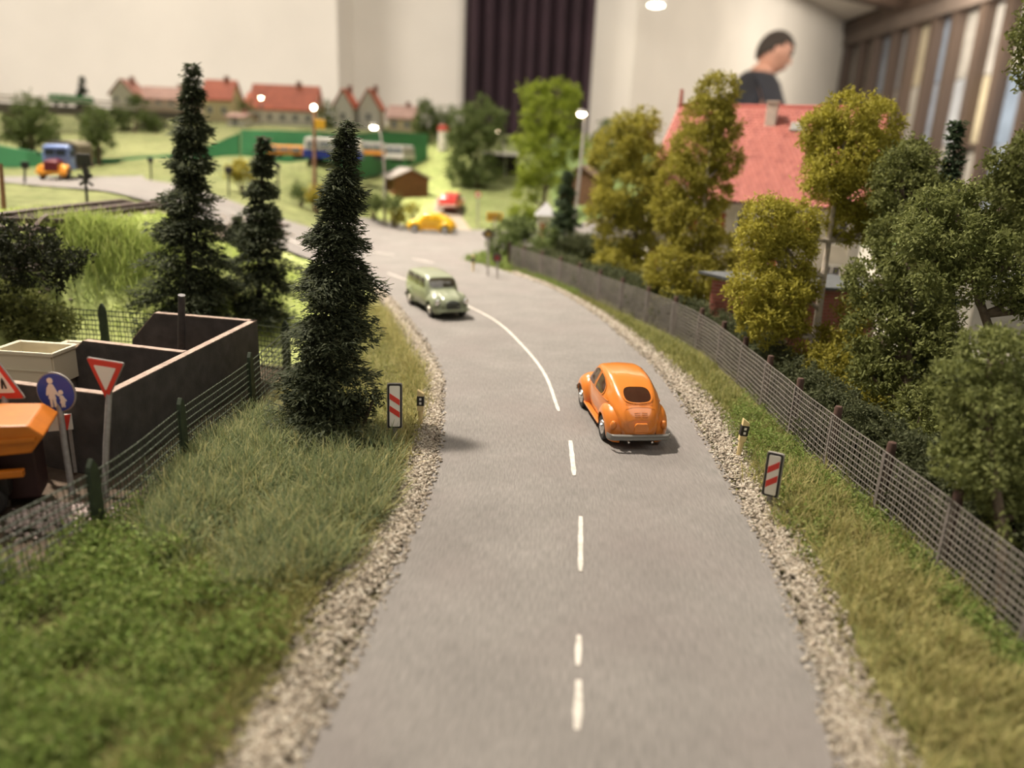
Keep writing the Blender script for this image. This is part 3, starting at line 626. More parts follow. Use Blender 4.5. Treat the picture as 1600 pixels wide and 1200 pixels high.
tree('leafy_shrub', 'large mid-green bush leaning over the near end of the hedge', b, [(1545, 555, 50, 12.6), (1590, 575, 60, 12.6), (1500, 600, 44, 12.5), (1530, 650, 60, 12.2), (1600, 670, 70, 12.2), (1500, 720, 40, 12), (1560, 740, 60, 11.9), (1640, 770, 70, 11.8), (1585, 830, 40, 11.6)], .085, 'mid', .5, None, 'leaf', .12, cat='bush')
b = gpz(1720, 760)
tree('broadleaf_tree', 'tall dark green tree cut off by the right edge of the picture', b, [(1625, 60, 46, 14), (1660, 20, 60, 14), (1620, 110, 36, 14), (1680, 120, 70, 14), (1590, 260, 44, 14.4), (1640, 250, 60, 14), (1575, 295, 34, 14.4), (1640, 320, 50, 14), (1680, 400, 70, 14)], .09, 'dark', .5, None, 'leaf', .2)
# understorey and hedge behind the wire fence
def bush(name, label, blobs, leaf, kind, dens=.5, style='leaf', group=None, cat='bush'):
    bl = [(at(px, py, dd), rp*dd/F) for px, py, rp, dd in blobs]
    c = bl[0][0]; root = thing(name, label, cat, (c.x, c.y, hz(c.x, c.y)), group=group); o0 = root.location.copy()
    for c, r in bl[:4]: MB().tube([(0, 0, -.05), tuple((c-o0)*.5+Vector((0, 0, .02))), tuple(c-o0)], [.06, .045, .015], 6).obj('stem', m_bark, root)
    foliage('foliage', root, [(tuple(c), r) for c, r in bl], leaf, dens, LEAF[kind], style); return root
bush('shrub', 'golden-olive low shrub under the birch trunk', [(1300, 580, 40, 20.5), (1340, 600, 40, 20), (1260, 560, 26, 21), (1320, 640, 40, 19.2), (1380, 660, 34, 18.6), (1312, 525, 32, 21.4), (1338, 490, 32, 21.6), (1335, 555, 34, 21)], .11, 'olive', .5, 'curl')
bush('shrub', 'dark olive shrub below the dense tree behind the hedge', [(1440, 640, 44, 17.6), (1420, 700, 40, 17), (1480, 690, 40, 16.6), (1380, 690, 30, 17.6)], .1, 'dark', .5)
hp = resample([(7.95, 6), (7.75, 10), (7.65, 13), (7.45, 16), (7.3, 19), (7.2, 22), (6.95, 25.4), (6.5, 27.6)], .42)
root = thing('hedge', 'grey-green clipped hedge running behind the grey wire fence', 'hedge', (7.5, 14, 0))
bl = []
for x, y in hp:
    for k in range(2): bl.append(((x+rng.normal(0, .12)+.25*k, y+rng.normal(0, .1), .42+.42*k+rng.normal(0, .06)), .42+.08*rng.random()))
foliage('foliage', root, bl, .085, .42, LEAF['hedge'])
for x, y in hp[::6]: MB().tube([(x-7.5, y-14, -.05), (x-7.45, y-13.95, .7)], [.05, .02], 6).obj('stem', m_bark, root)
hp = resample([(6.35, 28.2), (5.15, 31.5), (3.65, 35.5), (2.25, 38.8), (.6, 42.2)], .45)
root = thing('hedge', 'low dark hedge behind the far end of the wire fence', 'hedge', (3.4, 35.6, 0))
foliage('foliage', root, [((x+rng.normal(0, .15), y, .72+rng.normal(0, .07)), .62) for x, y in hp], .13, .45, LEAF['hedge'])
for x, y in hp[::6]: MB().tube([(x-3.4, y-35.6, -.05), (x-3.4, y-35.6, .6)], [.05, .02], 6).obj('stem', m_bark, root)
root = thing('hedge', 'dark rounded hedge on the lawn beside the slim conifer', 'hedge', tuple(gz(905, 412, 0)))
foliage('foliage', root, [(tuple(gz(px, 410, 0)+Vector((0, 0, .75))), .85) for px in range(880, 950, 12)], .18, .5, LEAF['hedge'])
bush('shrub', 'rounded green bush at the far corner of the wire fence', [(800, 362, 24, 46), (785, 375, 18, 45), (820, 358, 20, 46), (808, 382, 16, 45), (770, 385, 12, 45), (852, 372, 20, 45), (838, 385, 18, 44)], .2, 'fargreen')
# left: dark leafless-looking bush and juniper by the meadow fence
b = gz(20, 470, .9)
tree('dark_bush', 'blackish-green loose bush overhanging the meadow at the left edge', b, [(15, 370, 34, 22), (60, 385, 34, 22), (40, 415, 34, 21.7), (95, 405, 32, 22), (85, 430, 24, 21.8), (0, 420, 40, 21.6), (115, 410, 20, 22), (-30, 380, 40, 22)], .13, 'blackgreen', .28, m_darkbark, 'leaf', .07, cat='bush')
bush('juniper', 'low olive-green juniper behind the dark green fence at the left edge', [(25, 470, 34, 23.4), (60, 490, 34, 23), (0, 480, 40, 23), (95, 500, 26, 22.8), (40, 510, 34, 22.8), (-30, 490, 40, 23)], .12, 'dark', .5)
bush('low_shrub', 'small dark twiggy shrub at the foot of the front spruce', [(560, 630, 18, 17), (585, 622, 12, 17), (545, 650, 14, 16.8)], .08, 'blackgreen', .4)
# ---------------------------------------------------------------- cars
def loft_body(st, nu=70, nv=40):
    """st: list of (x, [(y,z) half ring bottom centre -> top centre]); returns MB"""
    xs = [s[0] for s in st]; K = len(st[0][1]); xx = np.linspace(xs[0], xs[-1], nu)
    ring = np.array([[p for p in s[1]] for s in st], float)          # S,K,2
    G = np.zeros((nu, K, 2))
    for k in range(K):
        for c in range(2): G[:, k, c] = cr(xs, ring[:, k, c], xx)
    rows = []
    kk = np.arange(K); vv = np.linspace(0, K-1, nv)
    for i in range(nu):
        y = cr(kk, G[i, :, 0], vv); z = cr(kk, G[i, :, 1], vv); y[0] = y[-1] = 0; y = np.maximum(y, 0)
        half = [(xx[i], a, b) for a, b in zip(y, z)]
        rows.append(half+[(x, -a, b) for x, a, b in half[-2::-1]])
    mb = MB().grid(rows)
    n = len(rows[0])
    mb.f.append(tuple(range(n))); mb.f.append(tuple(reversed(range((nu-1)*n, nu*n))))
    return mb
def tree_of(o):
    bm = bmesh.new(); bm.from_mesh(o.data); t = BVHTree.FromBMesh(bm); bm.free(); return t
def patch(bvh, boundary, axis, sign, off=.012, r0=0., r1=1., rings=5, n=44):
    """2D outline projected along an axis on the body"""
    B = np.array(boundary, float); c = B.mean(0); B = np.r_[B, B[:1]]; d = np.r_[0, np.cumsum(np.hypot(*np.diff(B, axis=0).T))]
    s = np.linspace(0, d[-1], n+1)[:-1]; E = np.c_[np.interp(s, d, B[:, 0]), np.interp(s, d, B[:, 1])]
    E = .25*np.roll(E, 1, 0)+.5*E+.25*np.roll(E, -1, 0)
    mb = MB(); rr = np.linspace(r0, r1, rings+1); vs = []
    for r in rr:
        for e in E:
            p = c+(e-c)*r
            if axis == 'y': o = Vector((p[0], 3*sign, p[1])); dr = Vector((0, -sign, 0))
            elif axis == 'x': o = Vector((4*sign, p[0], p[1])); dr = Vector((-sign, 0, 0))
            else: o = Vector((p[0], p[1], 4)); dr = Vector((0, 0, -1))
            h, nn, _, _ = bvh.ray_cast(o, dr)
            if h is None: h = Vector((p[0], 0, p[1])) if axis == 'y' else Vector((0, p[0], p[1])); nn = -dr
            if nn.dot(dr) > 0: nn = -nn
            vs.append(h+nn*off)
    mb.add(vs, [(i*n+k, i*n+(k+1) % n, (i+1)*n+(k+1) % n, (i+1)*n+k) for i in range(rings) for k in range(n)])
    return mb
def rr2(cx, cy, w, h, p=3.5, n=40):
    out = []
    for k in range(n):
        a = 2*math.pi*k/n; c, s = math.cos(a), math.sin(a)
        out.append((cx+w/2*math.copysign(abs(c)**(2/p), c), cy+h/2*math.copysign(abs(s)**(2/p), s)))
    return out
m_tyre = mat('tyre_rubber', (.018, .017, .017), .7); m_chrome = mat('chrome', (.75, .74, .72), .18, metal=1.); m_bump = mat('grey_bumper', (.20, .195, .18), .35, metal=.2)
m_under = mat('underbody', (.02, .02, .02), .8)
def wheel(root, x, y, r=.31, w_=.17, hub=m_chrome):
    s = 1 if y > 0 else -1
    t = MB().lathe([(r*.55, -w_/2), (r*.9, -w_/2), (r, -w_/2+.035), (r, w_/2-.035), (r*.9, w_/2), (r*.62, w_/2-.01), (r*.58, w_/2-.03)], 26, (x, y, r), 'Y').obj('wheel', m_tyre, root, True)
    MB().lathe([(r*.60, s*(w_/2-.03)), (r*.56, s*(w_/2+.0)), (r*.3, s*(w_/2+.005)), (r*.26, s*(w_/2+.03)), (r*.1, s*(w_/2+.045))], 22, (x, y, r), 'Y').obj('hubcap', hub, t, True)
def fender(xc, zc, yin, yout, rim, bulge, a0, a1, sx=1., n=26, m=9):
    rows = []
    for i in range(n+1):
        a = R(a0+(a1-a0)*i/n); row = []
        ed = max(0., math.sin(math.pi*i/n))**.35
        for j in range(m+1):
            t = math.pi/2*j/m; yy = yin+(yout-yin)*math.sin(t)*(.55+.45*ed); rr_ = rim+bulge*math.cos(t)*(.35+.65*ed)
            row.append((xc+sx*rr_*math.cos(a), yy, zc+rr_*math.sin(a)))
        row.append((row[-1][0], row[-1][1]-math.copysign(.03, yout), row[-1][2])); rows.append(row)
    return rows
def beetle(name, label, loc, rz, col, mname, glass_col, detail=True):
    root = thing(name, label, 'car', loc, rz); m_b = mat(mname, col, .28, spec=.5, coat=.6)
    m_gl = mat(mname+'_glass', glass_col, .12, spec=.6)
    X_ = [-1.99, -1.95, -1.85, -1.68, -1.45, -1.15, -.8, -.3, .2, .48, .66, .84, 1.1, 1.45, 1.72, 1.88, 1.95]
    ZT = [.50, .68, .86, 1.02, 1.17, 1.31, 1.43, 1.505, 1.49, 1.42, 1.24, 1.05, .985, .87, .72, .55, .44]
    HW = [.14, .30, .42, .51, .585, .65, .69, .70, .69, .665, .645, .61, .53, .44, .35, .25, .13]
    ZB = [.36, .32, .30, .28, .27, .26, .26, .26, .26, .26, .27, .28, .29, .30, .32, .34, .37]
    st = []
    for x, zt, hw, zb in zip(X_, ZT, HW, ZB):
        cab = float(np.clip((zt-1.0)/.4, 0, 1)); belt = min(.95, zb+(zt-zb)*.66)
        u = belt+(zt-belt)*.55; wu = hw*(.86-.02*cab); ws = hw*(.60 if cab < .4 else .66)
        zs = belt+(zt-belt)*.90
        st.append((x, [(0, zb), (hw*.75, zb), (hw*.97, zb+(belt-zb)*.35), (hw, belt), (wu, u), (ws, zs), (hw*.3, zt-.012), (0, zt)]))
    body = loft_body(st).obj('body', m_b, root, True); bv = tree_of(body)
    MB().box((0, 0, .26), (2.5, 1.0, .12)).obj('chassis', m_under, root)
    for s in (1, -1):
        sd = [(.62, 1.0), (.36, 1.33), (.10, 1.39), (-.12, 1.385), (-.12, 1.0)]
        patch(bv, sd, 'y', s).obj('door_window', m_gl, root, True)
        sr = [(-.22, 1.0), (-.22, 1.38), (-.52, 1.335), (-.80, 1.23), (-.92, 1.09), (-.84, 1.0)]
        patch(bv, sr, 'y', s).obj('quarter_window', m_gl, root, True)
        patch(bv, sd, 'y', s, .018, .97, 1.09, 1).obj('window_trim', m_b, root, True)
        patch(bv, sr, 'y', s, .018, .97, 1.10, 1).obj('window_trim', m_b, root, True)
        # belt line moulding and door seam
        MB().tube([Vector((x, s*(np.interp(x, X_, HW)+.004), .965-.02*max(0, x-.5))) for x in np.linspace(-1.25, 1.0, 24)], .012, 5).obj('belt_moulding', m_b, root, True)
        MB().grid(fender(1.15, .31, s*.36, s*.775, .36, .30, -22, 208)).obj('fender', m_b, root, True)
        MB().grid(fender(-1.22, .31, s*.42, s*.775, .36, .29, -28, 212)).obj('fender', m_b, root, True)
        MB().prism([(.80, s*.60, .25), (.80, s*.73, .25), (-.86, s*.745, .25), (-.86, s*.60, .25)], (0, 0, .05)).obj('running_board', m_b, root, bevel=.015)
        wheel(root, 1.15, s*.64); wheel(root, -1.22, s*.65)
        MB().ell((-1.775, s*.60, .55), (.07, .08, .11), 14, 10).obj('tail_light', m_b, root, True)
        hl = MB().ell((1.44, s*.56, .60), (.08, .10, .10), 14, 10).obj('headlight', m_chrome, root, True)
    rw_ = rr2(0, 1.165, .66, .25, 3.2)
    patch(bv, rw_, 'x', -1, .014).obj('rear_window', m_gl, root, True)
    patch(bv, rw_, 'x', -1, .022, .97, 1.10, 1).obj('rear_window_trim', m_b, root, True)
    patch(bv, rr2(0, 1.235, 1.0, .27, 4), 'x', 1, .014).obj('windscreen', m_gl, root, True)
    # engine lid: raised rim, louvres, plate housing
    lid = [(-.36, .93), (-.2, .965), (0, .975), (.2, .965), (.36, .93), (.345, .75), (.28, .55), (.14, .42), (0, .40), (-.14, .42), (-.28, .55), (-.345, .75)]
    l = patch(bv, lid, 'x', -1, .016, 0, .97, 6, 60).obj('engine_lid', m_b, root, True)
    patch(bv, lid, 'x', -1, .022, .955, 1.0, 1, 60).obj('lid_rim', m_b, l, True)
    for k in range(17):
        yk = (k-8)*.038; h, nn, _, _ = bv.ray_cast(Vector((-4, yk, 1.012)), Vector((1, 0, 0)))
        if h: MB().tube([h+Vector((-.02, 0, -.025)), h+Vector((.02, 0, .03))], .011, 5).obj('louvre', m_b, root)
    for g in (-.085, .085):
        for k in range(3):
            zk = .80+.035*k; h, nn, _, _ = bv.ray_cast(Vector((-4, g, zk)), Vector((1, 0, 0)))
            if h: MB().box(h+Vector((-.016, 0, 0)), (.02, .13, .014)).obj('lid_vent', m_b, l)
    h, nn, _, _ = bv.ray_cast(Vector((-4, 0, .6)), Vector((1, 0, 0)))
    MB().prism([(h.x-.05, -.17, .44), (h.x-.06, -.17, .60), (h.x-.07, -.13, .665), (h.x-.07, .13, .665), (h.x-.06, .17, .60), (h.x-.05, .17, .44)], (.09, 0, 0)).obj('plate_housing', m_b, l, bevel=.02)
    for x, s, y_, z_ in ((-2.02, 1, .76, .33), (2.02, -1, .70, .35)):
        pts = [(x+s*.20, -y_, z_), (x+s*.05, -y_*.93, z_), (x, -y_*.6, z_), (x-s*.015, 0, z_), (x, y_*.6, z_), (x+s*.05, y_*.93, z_), (x+s*.20, y_, z_)]
        P = resample([(p[0], p[1]) for p in sorted(pts, key=lambda p: p[1])], .08)
        rows = [[(a, b, z_-.075), (a-s*.03, b, z_-.045), (a-s*.012, b, z_-.01), (a-s*.03, b, z_+.045), (a, b, z_+.07), (a+s*.03, b, z_+.07), (a+s*.03, b, z_-.075), (a, b, z_-.075)] for a, b in P]
        MB().grid(rows).obj('bumper', m_bump, root, True)
    for yk in (-.28, .28): MB().tube([(-1.9, yk, .22), (-2.03, yk, .215)], .025, 8).obj('exhaust_pipe', m_chrome, root)
    root.scale = (.95, .95, .95)
    return root
beetle('car', 'orange rounded car with an oval rear window driving away on the road', (2.60, 17.66, RZ), R(90+8), (.66, .205, .03), 'orange_plastic', (.045, .016, .008))
yb = gz(672, 364, 0)
beetle('car', 'yellow rounded car seen from its side crossing the junction', (yb.x, 58.6, hz(yb.x, 58.6)+RZ+.0), R(176), (.80, .46, .01), 'yellow_plastic', (.42, .24, .01))
# green estate car
def wagon():
    root = thing('car', 'sage green estate car with round fenders coming towards the orange car', 'car', (-3.15, 30.0, RZ), R(-90+25.5))
    m_b = mat('sage_green_plastic', (.245, .275, .185), .35, coat=.4); m_gl = mat('wagon_glass', (.05, .045, .03), .08, spec=.7)
    X_ = [-2.06, -2.0, -1.85, -1.5, -.9, -.2, .30, .52, .72, .86, 1.1, 1.45, 1.75, 1.95, 2.03]
    ZT = [1.22, 1.40, 1.49, 1.54, 1.57, 1.56, 1.53, 1.46, 1.28, 1.04, 1.01, .96, .88, .76, .64]
    HW = [.60, .66, .70, .73, .745, .745, .735, .72, .70, .67, .60, .53, .46, .38, .30]
    ZB = [.42, .36, .32, .28, .27, .27, .27, .27, .27, .28, .28, .28, .28, .30, .34]
    st = []
    for x, zt, hw, zb in zip(X_, ZT, HW, ZB):
        belt = min(1.0, zb+(zt-zb)*.66); st.append((x, [(0, zb), (hw*.8, zb), (hw*.98, zb+(belt-zb)*.3), (hw, zb+(belt-zb)*.8), (hw*.97, belt), (hw*.88, belt+(zt-belt)*.62), (hw*.70, belt+(zt-belt)*.93), (hw*.3, zt-.01), (0, zt)]))
    body = loft_body(st, 80, 44).obj('body', m_b, root, True); bv = tree_of(body)
    MB().box((0, 0, .26), (2.8, 1.1, .12)).obj('chassis', m_under, root)
    for s in (1, -1):
        for a, b_ in ((.58, .02), (-.06, -.72), (-.82, -1.72)):
            sh = .22 if a > .5 else 0
            patch(bv, [(a, 1.06), (a-sh, 1.40), (b_, 1.42), (b_, 1.06)], 'y', s).obj('side_window', m_gl, root, True)
        MB().grid(fender(1.28, .33, s*.42, s*.80, .36, .30, -18, 206)).obj('fender', m_b, root, True)
        MB().grid(fender(-1.30, .33, s*.5, s*.80, .35, .26, -20, 204)).obj('fender', m_b, root, True)
        wheel(root, 1.28, s*.66, .32, .17, mat('pale_hub', (.55, .53, .48), .3, metal=.5)); wheel(root, -1.30, s*.66, .32, .17, MATS['pale_hub'])
        MB().lathe([(.11, 0), (.125, .04), (.09, .075), (.03, .085)], 18, (1.84, s*.585, .68), 'X').obj('headlight', m_chrome, root, True)
        MB().lathe([(.03, 0), (.04, .03), (.02, .05)], 12, (2.0, s*.22, .52), 'X').obj('fog_light', m_chrome, root, True)
    patch(bv, rr2(0, 1.265, 1.12, .34, 4.5), 'x', 1, .014).obj('windscreen', m_gl, root, True)
    patch(bv, rr2(0, 1.25, .9, .3, 4), 'x', -1, .014).obj('rear_window', m_gl, root, True)
    m_gr = mat('dark_grille', (.035, .04, .03), .5)
    g = patch(bv, [(-.30, .42), (-.31, .62), (-.2, .72), (0, .76), (.2, .72), (.31, .62), (.30, .42)], 'x', 1, .02).obj('grille', m_gr, root, True)
    patch(bv, [(-.30, .42), (-.31, .62), (-.2, .72), (0, .76), (.2, .72), (.31, .62), (.30, .42)], 'x', 1, .03, .95, 1.06, 1).obj('grille_frame', m_b, g, True)
    for x, s in ((2.10, -1), (-2.12, 1)):
        P = resample([(x+s*.22, -.77), (x+s*.04, -.62), (x, 0), (x+s*.04, .62), (x+s*.22, .77)], .08)
        MB().grid([[(a, b, .33), (a-s*.03, b, .37), (a, b, .44), (a+s*.03, b, .44), (a+s*.03, b, .33), (a, b, .33)] for a, b in P]).obj('bumper', m_b if s < 0 else m_bump, root, True)
    MB().tube([(1.0, 0, 1.04), (1.5, 0, .985), (1.85, 0, .86)], .012, 6).obj('bonnet_ridge', m_b, root, True)
    root.scale = (.95, .95, .95)
    return root
wagon()
# red car beyond the junction
def small_red():
    p = at(706, 328, 68); root = thing('car', 'small red car parked tail-on on the dirt road beyond the junction', 'car', (p.x, p.y, hz(p.x, p.y)+.04), R(82))
    m_b = mat('red_plastic', (.62, .045, .035), .3, coat=.5); m_gl = mat('red_car_glass', (.28, .05, .045), .15)
    X_ = [-1.95, -1.9, -1.7, -1.3, -.8, -.2, .4, .8, 1.3, 1.8, 1.95]; ZT = [.85, 1.0, 1.22, 1.38, 1.46, 1.47, 1.40, 1.05, .95, .8, .6]; HW = [.68, .74, .8, .83, .84, .84, .83, .82, .78, .7, .6]
    st = [(x, [(0, .3), (hw*.9, .3), (hw, .5), (hw, .8 if zt > 1 else zt-.15), (hw*.85, .3+(zt-.3)*.8), (hw*.6, zt-.04), (0, zt)]) for x, zt, hw in zip(X_, ZT, HW)]
    b_ = loft_body(st, 50, 30).obj('body', m_b, root, True); bv = tree_of(b_)
    patch(bv, rr2(0, 1.2, 1.1, .24, 4), 'x', -1).obj('rear_window', m_gl, root, True); patch(bv, rr2(0, 1.2, 1.1, .24, 4), 'x', 1).obj('windscreen', m_gl, root, True)
    for s in (1, -1):
        patch(bv, [(.5, 1.0), (.3, 1.3), (-1.2, 1.3), (-1.4, 1.0)], 'y', s).obj('side_window', m_gl, root, True)
        wheel(root, 1.2, s*.72); wheel(root, -1.2, s*.72)
        MB().ell((-1.9, s*.62, .72), (.05, .09, .07), 12, 8).obj('tail_light', mat('tail_red', (.4, .01, .01), .3), root, True)
    MB().box((-1.97, 0, .46), (.1, 1.6, .14)).obj('bumper', mat('pale_bumper', (.62, .56, .5), .4), root, bevel=.02)
small_red()
# truck with canvas cover on the plateau
def truck():
    p = at(103, 279, 49); root = thing('truck', 'blue and orange old truck with a dark canvas cover on the far left road', 'truck', (p.x, p.y, hz(p.x, p.y)+RZ), R(-90+10)); root.scale = (.8, .8, .8)
    m_bl = mat('light_blue_cab', (.16, .24, .48), .35, coat=.3); m_or = mat('truck_orange', (.85, .36, .03), .4); m_ma = mat('maroon_bonnet', (.13, .015, .025), .4); m_cv = mat('canvas_cover', (.16, .14, .085), .9, var=.15, scale=4)
    m_dk = mat('truck_dark', (.03, .03, .03), .6); m_gl = mat('truck_glass', (.03, .045, .06), .1, spec=.7)
    # cab
    st = [(x, [(0, .75), (hw*.95, .75), (hw, 1.1), (hw, 1.7), (hw*.94, zt-.25), (hw*.8, zt-.05), (0, zt)]) for x, hw, zt in ((.35, .98, 2.5), (.6, 1.0, 2.58), (1.1, 1.0, 2.58), (1.35, .98, 2.45), (1.5, .95, 2.0), (1.58, .93, 1.6), (1.62, .9, 1.45))]
    cab = loft_body(st, 40, 36).obj('cab', m_bl, root, True); bv = tree_of(cab)
    for y in (-.40, .40): patch(bv, rr2(y, 1.98, .72, .42, 5), 'x', 1, .02).obj('windscreen', m_gl, cab, True)
    for s in (1, -1): patch(bv, rr2(.95, 1.95, .7, .5, 5), 'y', s, .02).obj('door_window', m_gl, cab, True)
    MB().box((1.5, 0, 2.34), (.28, 1.75, .07)).obj('sun_visor', m_bl, cab, bevel=.02)
    # bonnet and grille
    st = [(x, [(0, .7), (hw*.95, .7), (hw, 1.0), (hw*.9, zt-.12), (hw*.5, zt-.02), (0, zt)]) for x, hw, zt in ((1.5, .60, 1.55), (1.9, .55, 1.5), (2.55, .50, 1.45), (2.80, .46, 1.34))]
    bo = loft_body(st, 20, 24).obj('bonnet', m_ma, root, True)
    g = MB().box((2.82, 0, 1.0), (.06, .86, .72)).obj('grille', mat('grille_red', (.20, .012, .025), .4), root, bevel=.03)
    for k in range(7): MB().box((2.86, -.3+.1*k, 1.0), (.03, .03, .66)).obj('grille_bar', m_ma, g)
    for s in (1, -1):
        MB().grid(fender(2.05, .48, s*.5, s*1.10, .50, .18, -25, 205)).obj('fender', m_or, root, True)
        MB().lathe([(.13, 0), (.15, .06), (.1, .10)], 16, (2.62, s*.72, .98), 'X').obj('headlight', m_or, root, True)
        wheel(root, 2.05, s*.88, .46, .26, m_dk); wheel(root, -2.0, s*.88, .46, .34, m_dk)
    MB().prism([(2.80, -1.12, .45), (2.92, -.9, .45), (2.92, .9, .45), (2.80, 1.12, .45), (2.68, 1.12, .45), (2.68, -1.12, .45)], (0, 0, .2)).obj('bumper', m_or, root, bevel=.03)
    MB().box((-.6, 0, .72), (5.4, .8, .2)).obj('chassis', m_dk, root)
    MB().box((-1.55, 0, 1.05), (3.6, 2.25, .45)).obj('load_bed', mat('load_bed_wood', (.10, .07, .05), .7, var=.2), root, bevel=.02)
    ring = [(-1.12, 1.27), (-1.12, 2.5), (-1.0, 2.72), (-.6, 2.86), (0, 2.92), (.6, 2.86), (1.0, 2.72), (1.12, 2.5), (1.12, 1.27)]
    MB().prism([(.2, a, b) for a, b in ring], (-3.5, 0, 0)).obj('canvas_cover', m_cv, root, bevel=.03)
    for s in (1, -1): MB().box((1.42, s*1.22, 1.9), (.05, .14, .3)).obj('mirror', m_dk, root)
truck()
# ---------------------------------------------------------------- brick shed behind the fence
def shed():
    C = gz(1106, 541, 0)                     # corner seen at the left
    u = Vector((math.sin(R(52)), -math.cos(R(52)), 0))      # left wall runs towards the viewer
    v = Vector((math.cos(R(8)), math.sin(R(8)), 0))
    C = at(1101, 540, 27.2); C.z = 0
    root = thing('brick_shed', 'small red brick shed with a flat dark grey roof beside the wire fence', 'shed', C)
    Lw, Ww, Hh = 1.75, 4.3, 2.25
    m_mor = mat('mortar', (.50, .38, .33), .9); m_core = m_mor
    MB().prism([(0, 0, -.1), tuple(u*Lw+Vector((0, 0, -.1))), tuple(u*Lw+v*Ww+Vector((0, 0, -.1))), tuple(v*Ww+Vector((0, 0, -.1)))], (0, 0, Hh+.05)).obj('wall', m_core, root)
    n = Vector((-u.y, u.x, 0)); n = n if n.x < 0 else -n
    ms = [mat('red_brick_%d' % k, c, .85, var=.15, scale=9) for k, c in enumerate([(.38, .13, .10), (.44, .155, .12), (.33, .11, .085)])]
    bh, bw = .118, .25; meshes = {}
    def brick_me(w_, k):
        key = (round(w_, 3), k)
        if key not in meshes:
            me = MB().box((0, 0, 0), (w_-.025, .05, bh-.025)).mesh('brick'); me.materials.append(ms[k]); meshes[key] = me
        return meshes[key]
    for r in range(int(Hh/bh)):
        x = 0; first = True
        while x < Lw-.03:
            w_ = bw/2 if (first and r % 2) else bw; first = False; w_ = min(w_, Lw-x)
            o = bpy.data.objects.new('brick', brick_me(w_, random.randrange(3))); COL.objects.link(o); o.parent = root
            o.location = u*(x+w_/2)+n*.012+Vector((0, 0, r*bh+bh/2)); o.rotation_euler = (0, 0, math.atan2(u.y, u.x)); x += w_
    # front wall bricks in one piece (hidden by the birch for the most part)
    n2 = -Vector((-v.y, v.x, 0)); mb = MB(); rot = Matrix.Rotation(math.atan2(v.y, v.x), 3, 'Z')
    for r in range(int(Hh/bh)):
        x = bw/2 if r % 2 else 0
        while x < Ww-bw: mb.box(u*Lw+v*(x+bw/2)+n2*.012+Vector((0, 0, r*bh+bh/2)), (bw-.025, .05, bh-.025), rot); x += bw
    tag(mb.obj('brickwork', ms[1], root), kind='stuff')
    a = -u*.25-v*.3; q = [a, u*(Lw+.3)-v*.3, u*(Lw+.3)+v*(Ww+.3), -u*.25+v*(Ww+.3)]
    MB().prism([tuple(p+Vector((0, 0, Hh-.06+(.22 if i in (0, 3) else 0)))) for i, p in enumerate(q)], (0, 0, .10)).obj('roof', mat('grey_roof_felt', (.10, .11, .115), .7, var=.2, scale=5), root, bevel=.01)
shed()
# ---------------------------------------------------------------- the house with the red tiled roof
m_plas = mat('cream_plaster', (.58, .54, .46), .9, var=.06, scale=1.5); m_win = mat('window_dark', (.05, .05, .055), .15, spec=.7); m_frame = mat('white_frame', (.75, .73, .68), .5)
def window_part(root, c, ax, nrm, w_, h_, parent=None, shutter=None):
    ax = Vector(ax).normalized(); nrm = Vector(nrm).normalized(); up = Vector((0, 0, 1)); c = Vector(c)
    rot = Matrix((ax, nrm, up)).transposed()
    f = MB()
    for a, b, cw, ch in ((-w_/2, 0, .09, h_), (w_/2, 0, .09, h_), (0, h_/2, w_+.09, .09), (0, -h_/2, w_+.09, .09), (0, 0, .06, h_)):
        f.box(c+ax*a+up*b+nrm*.03, (cw, .09, ch), rot)
    o = f.obj('window', m_frame, root)
    MB().box(c+nrm*.012, (w_, .04, h_), rot).obj('pane', m_win, o)
    if shutter:
        for s in (-1, 1): MB().box(c+ax*s*(w_/2+.25)+nrm*.04, (.4, .05, h_), rot).obj('shutter', shutter, o)
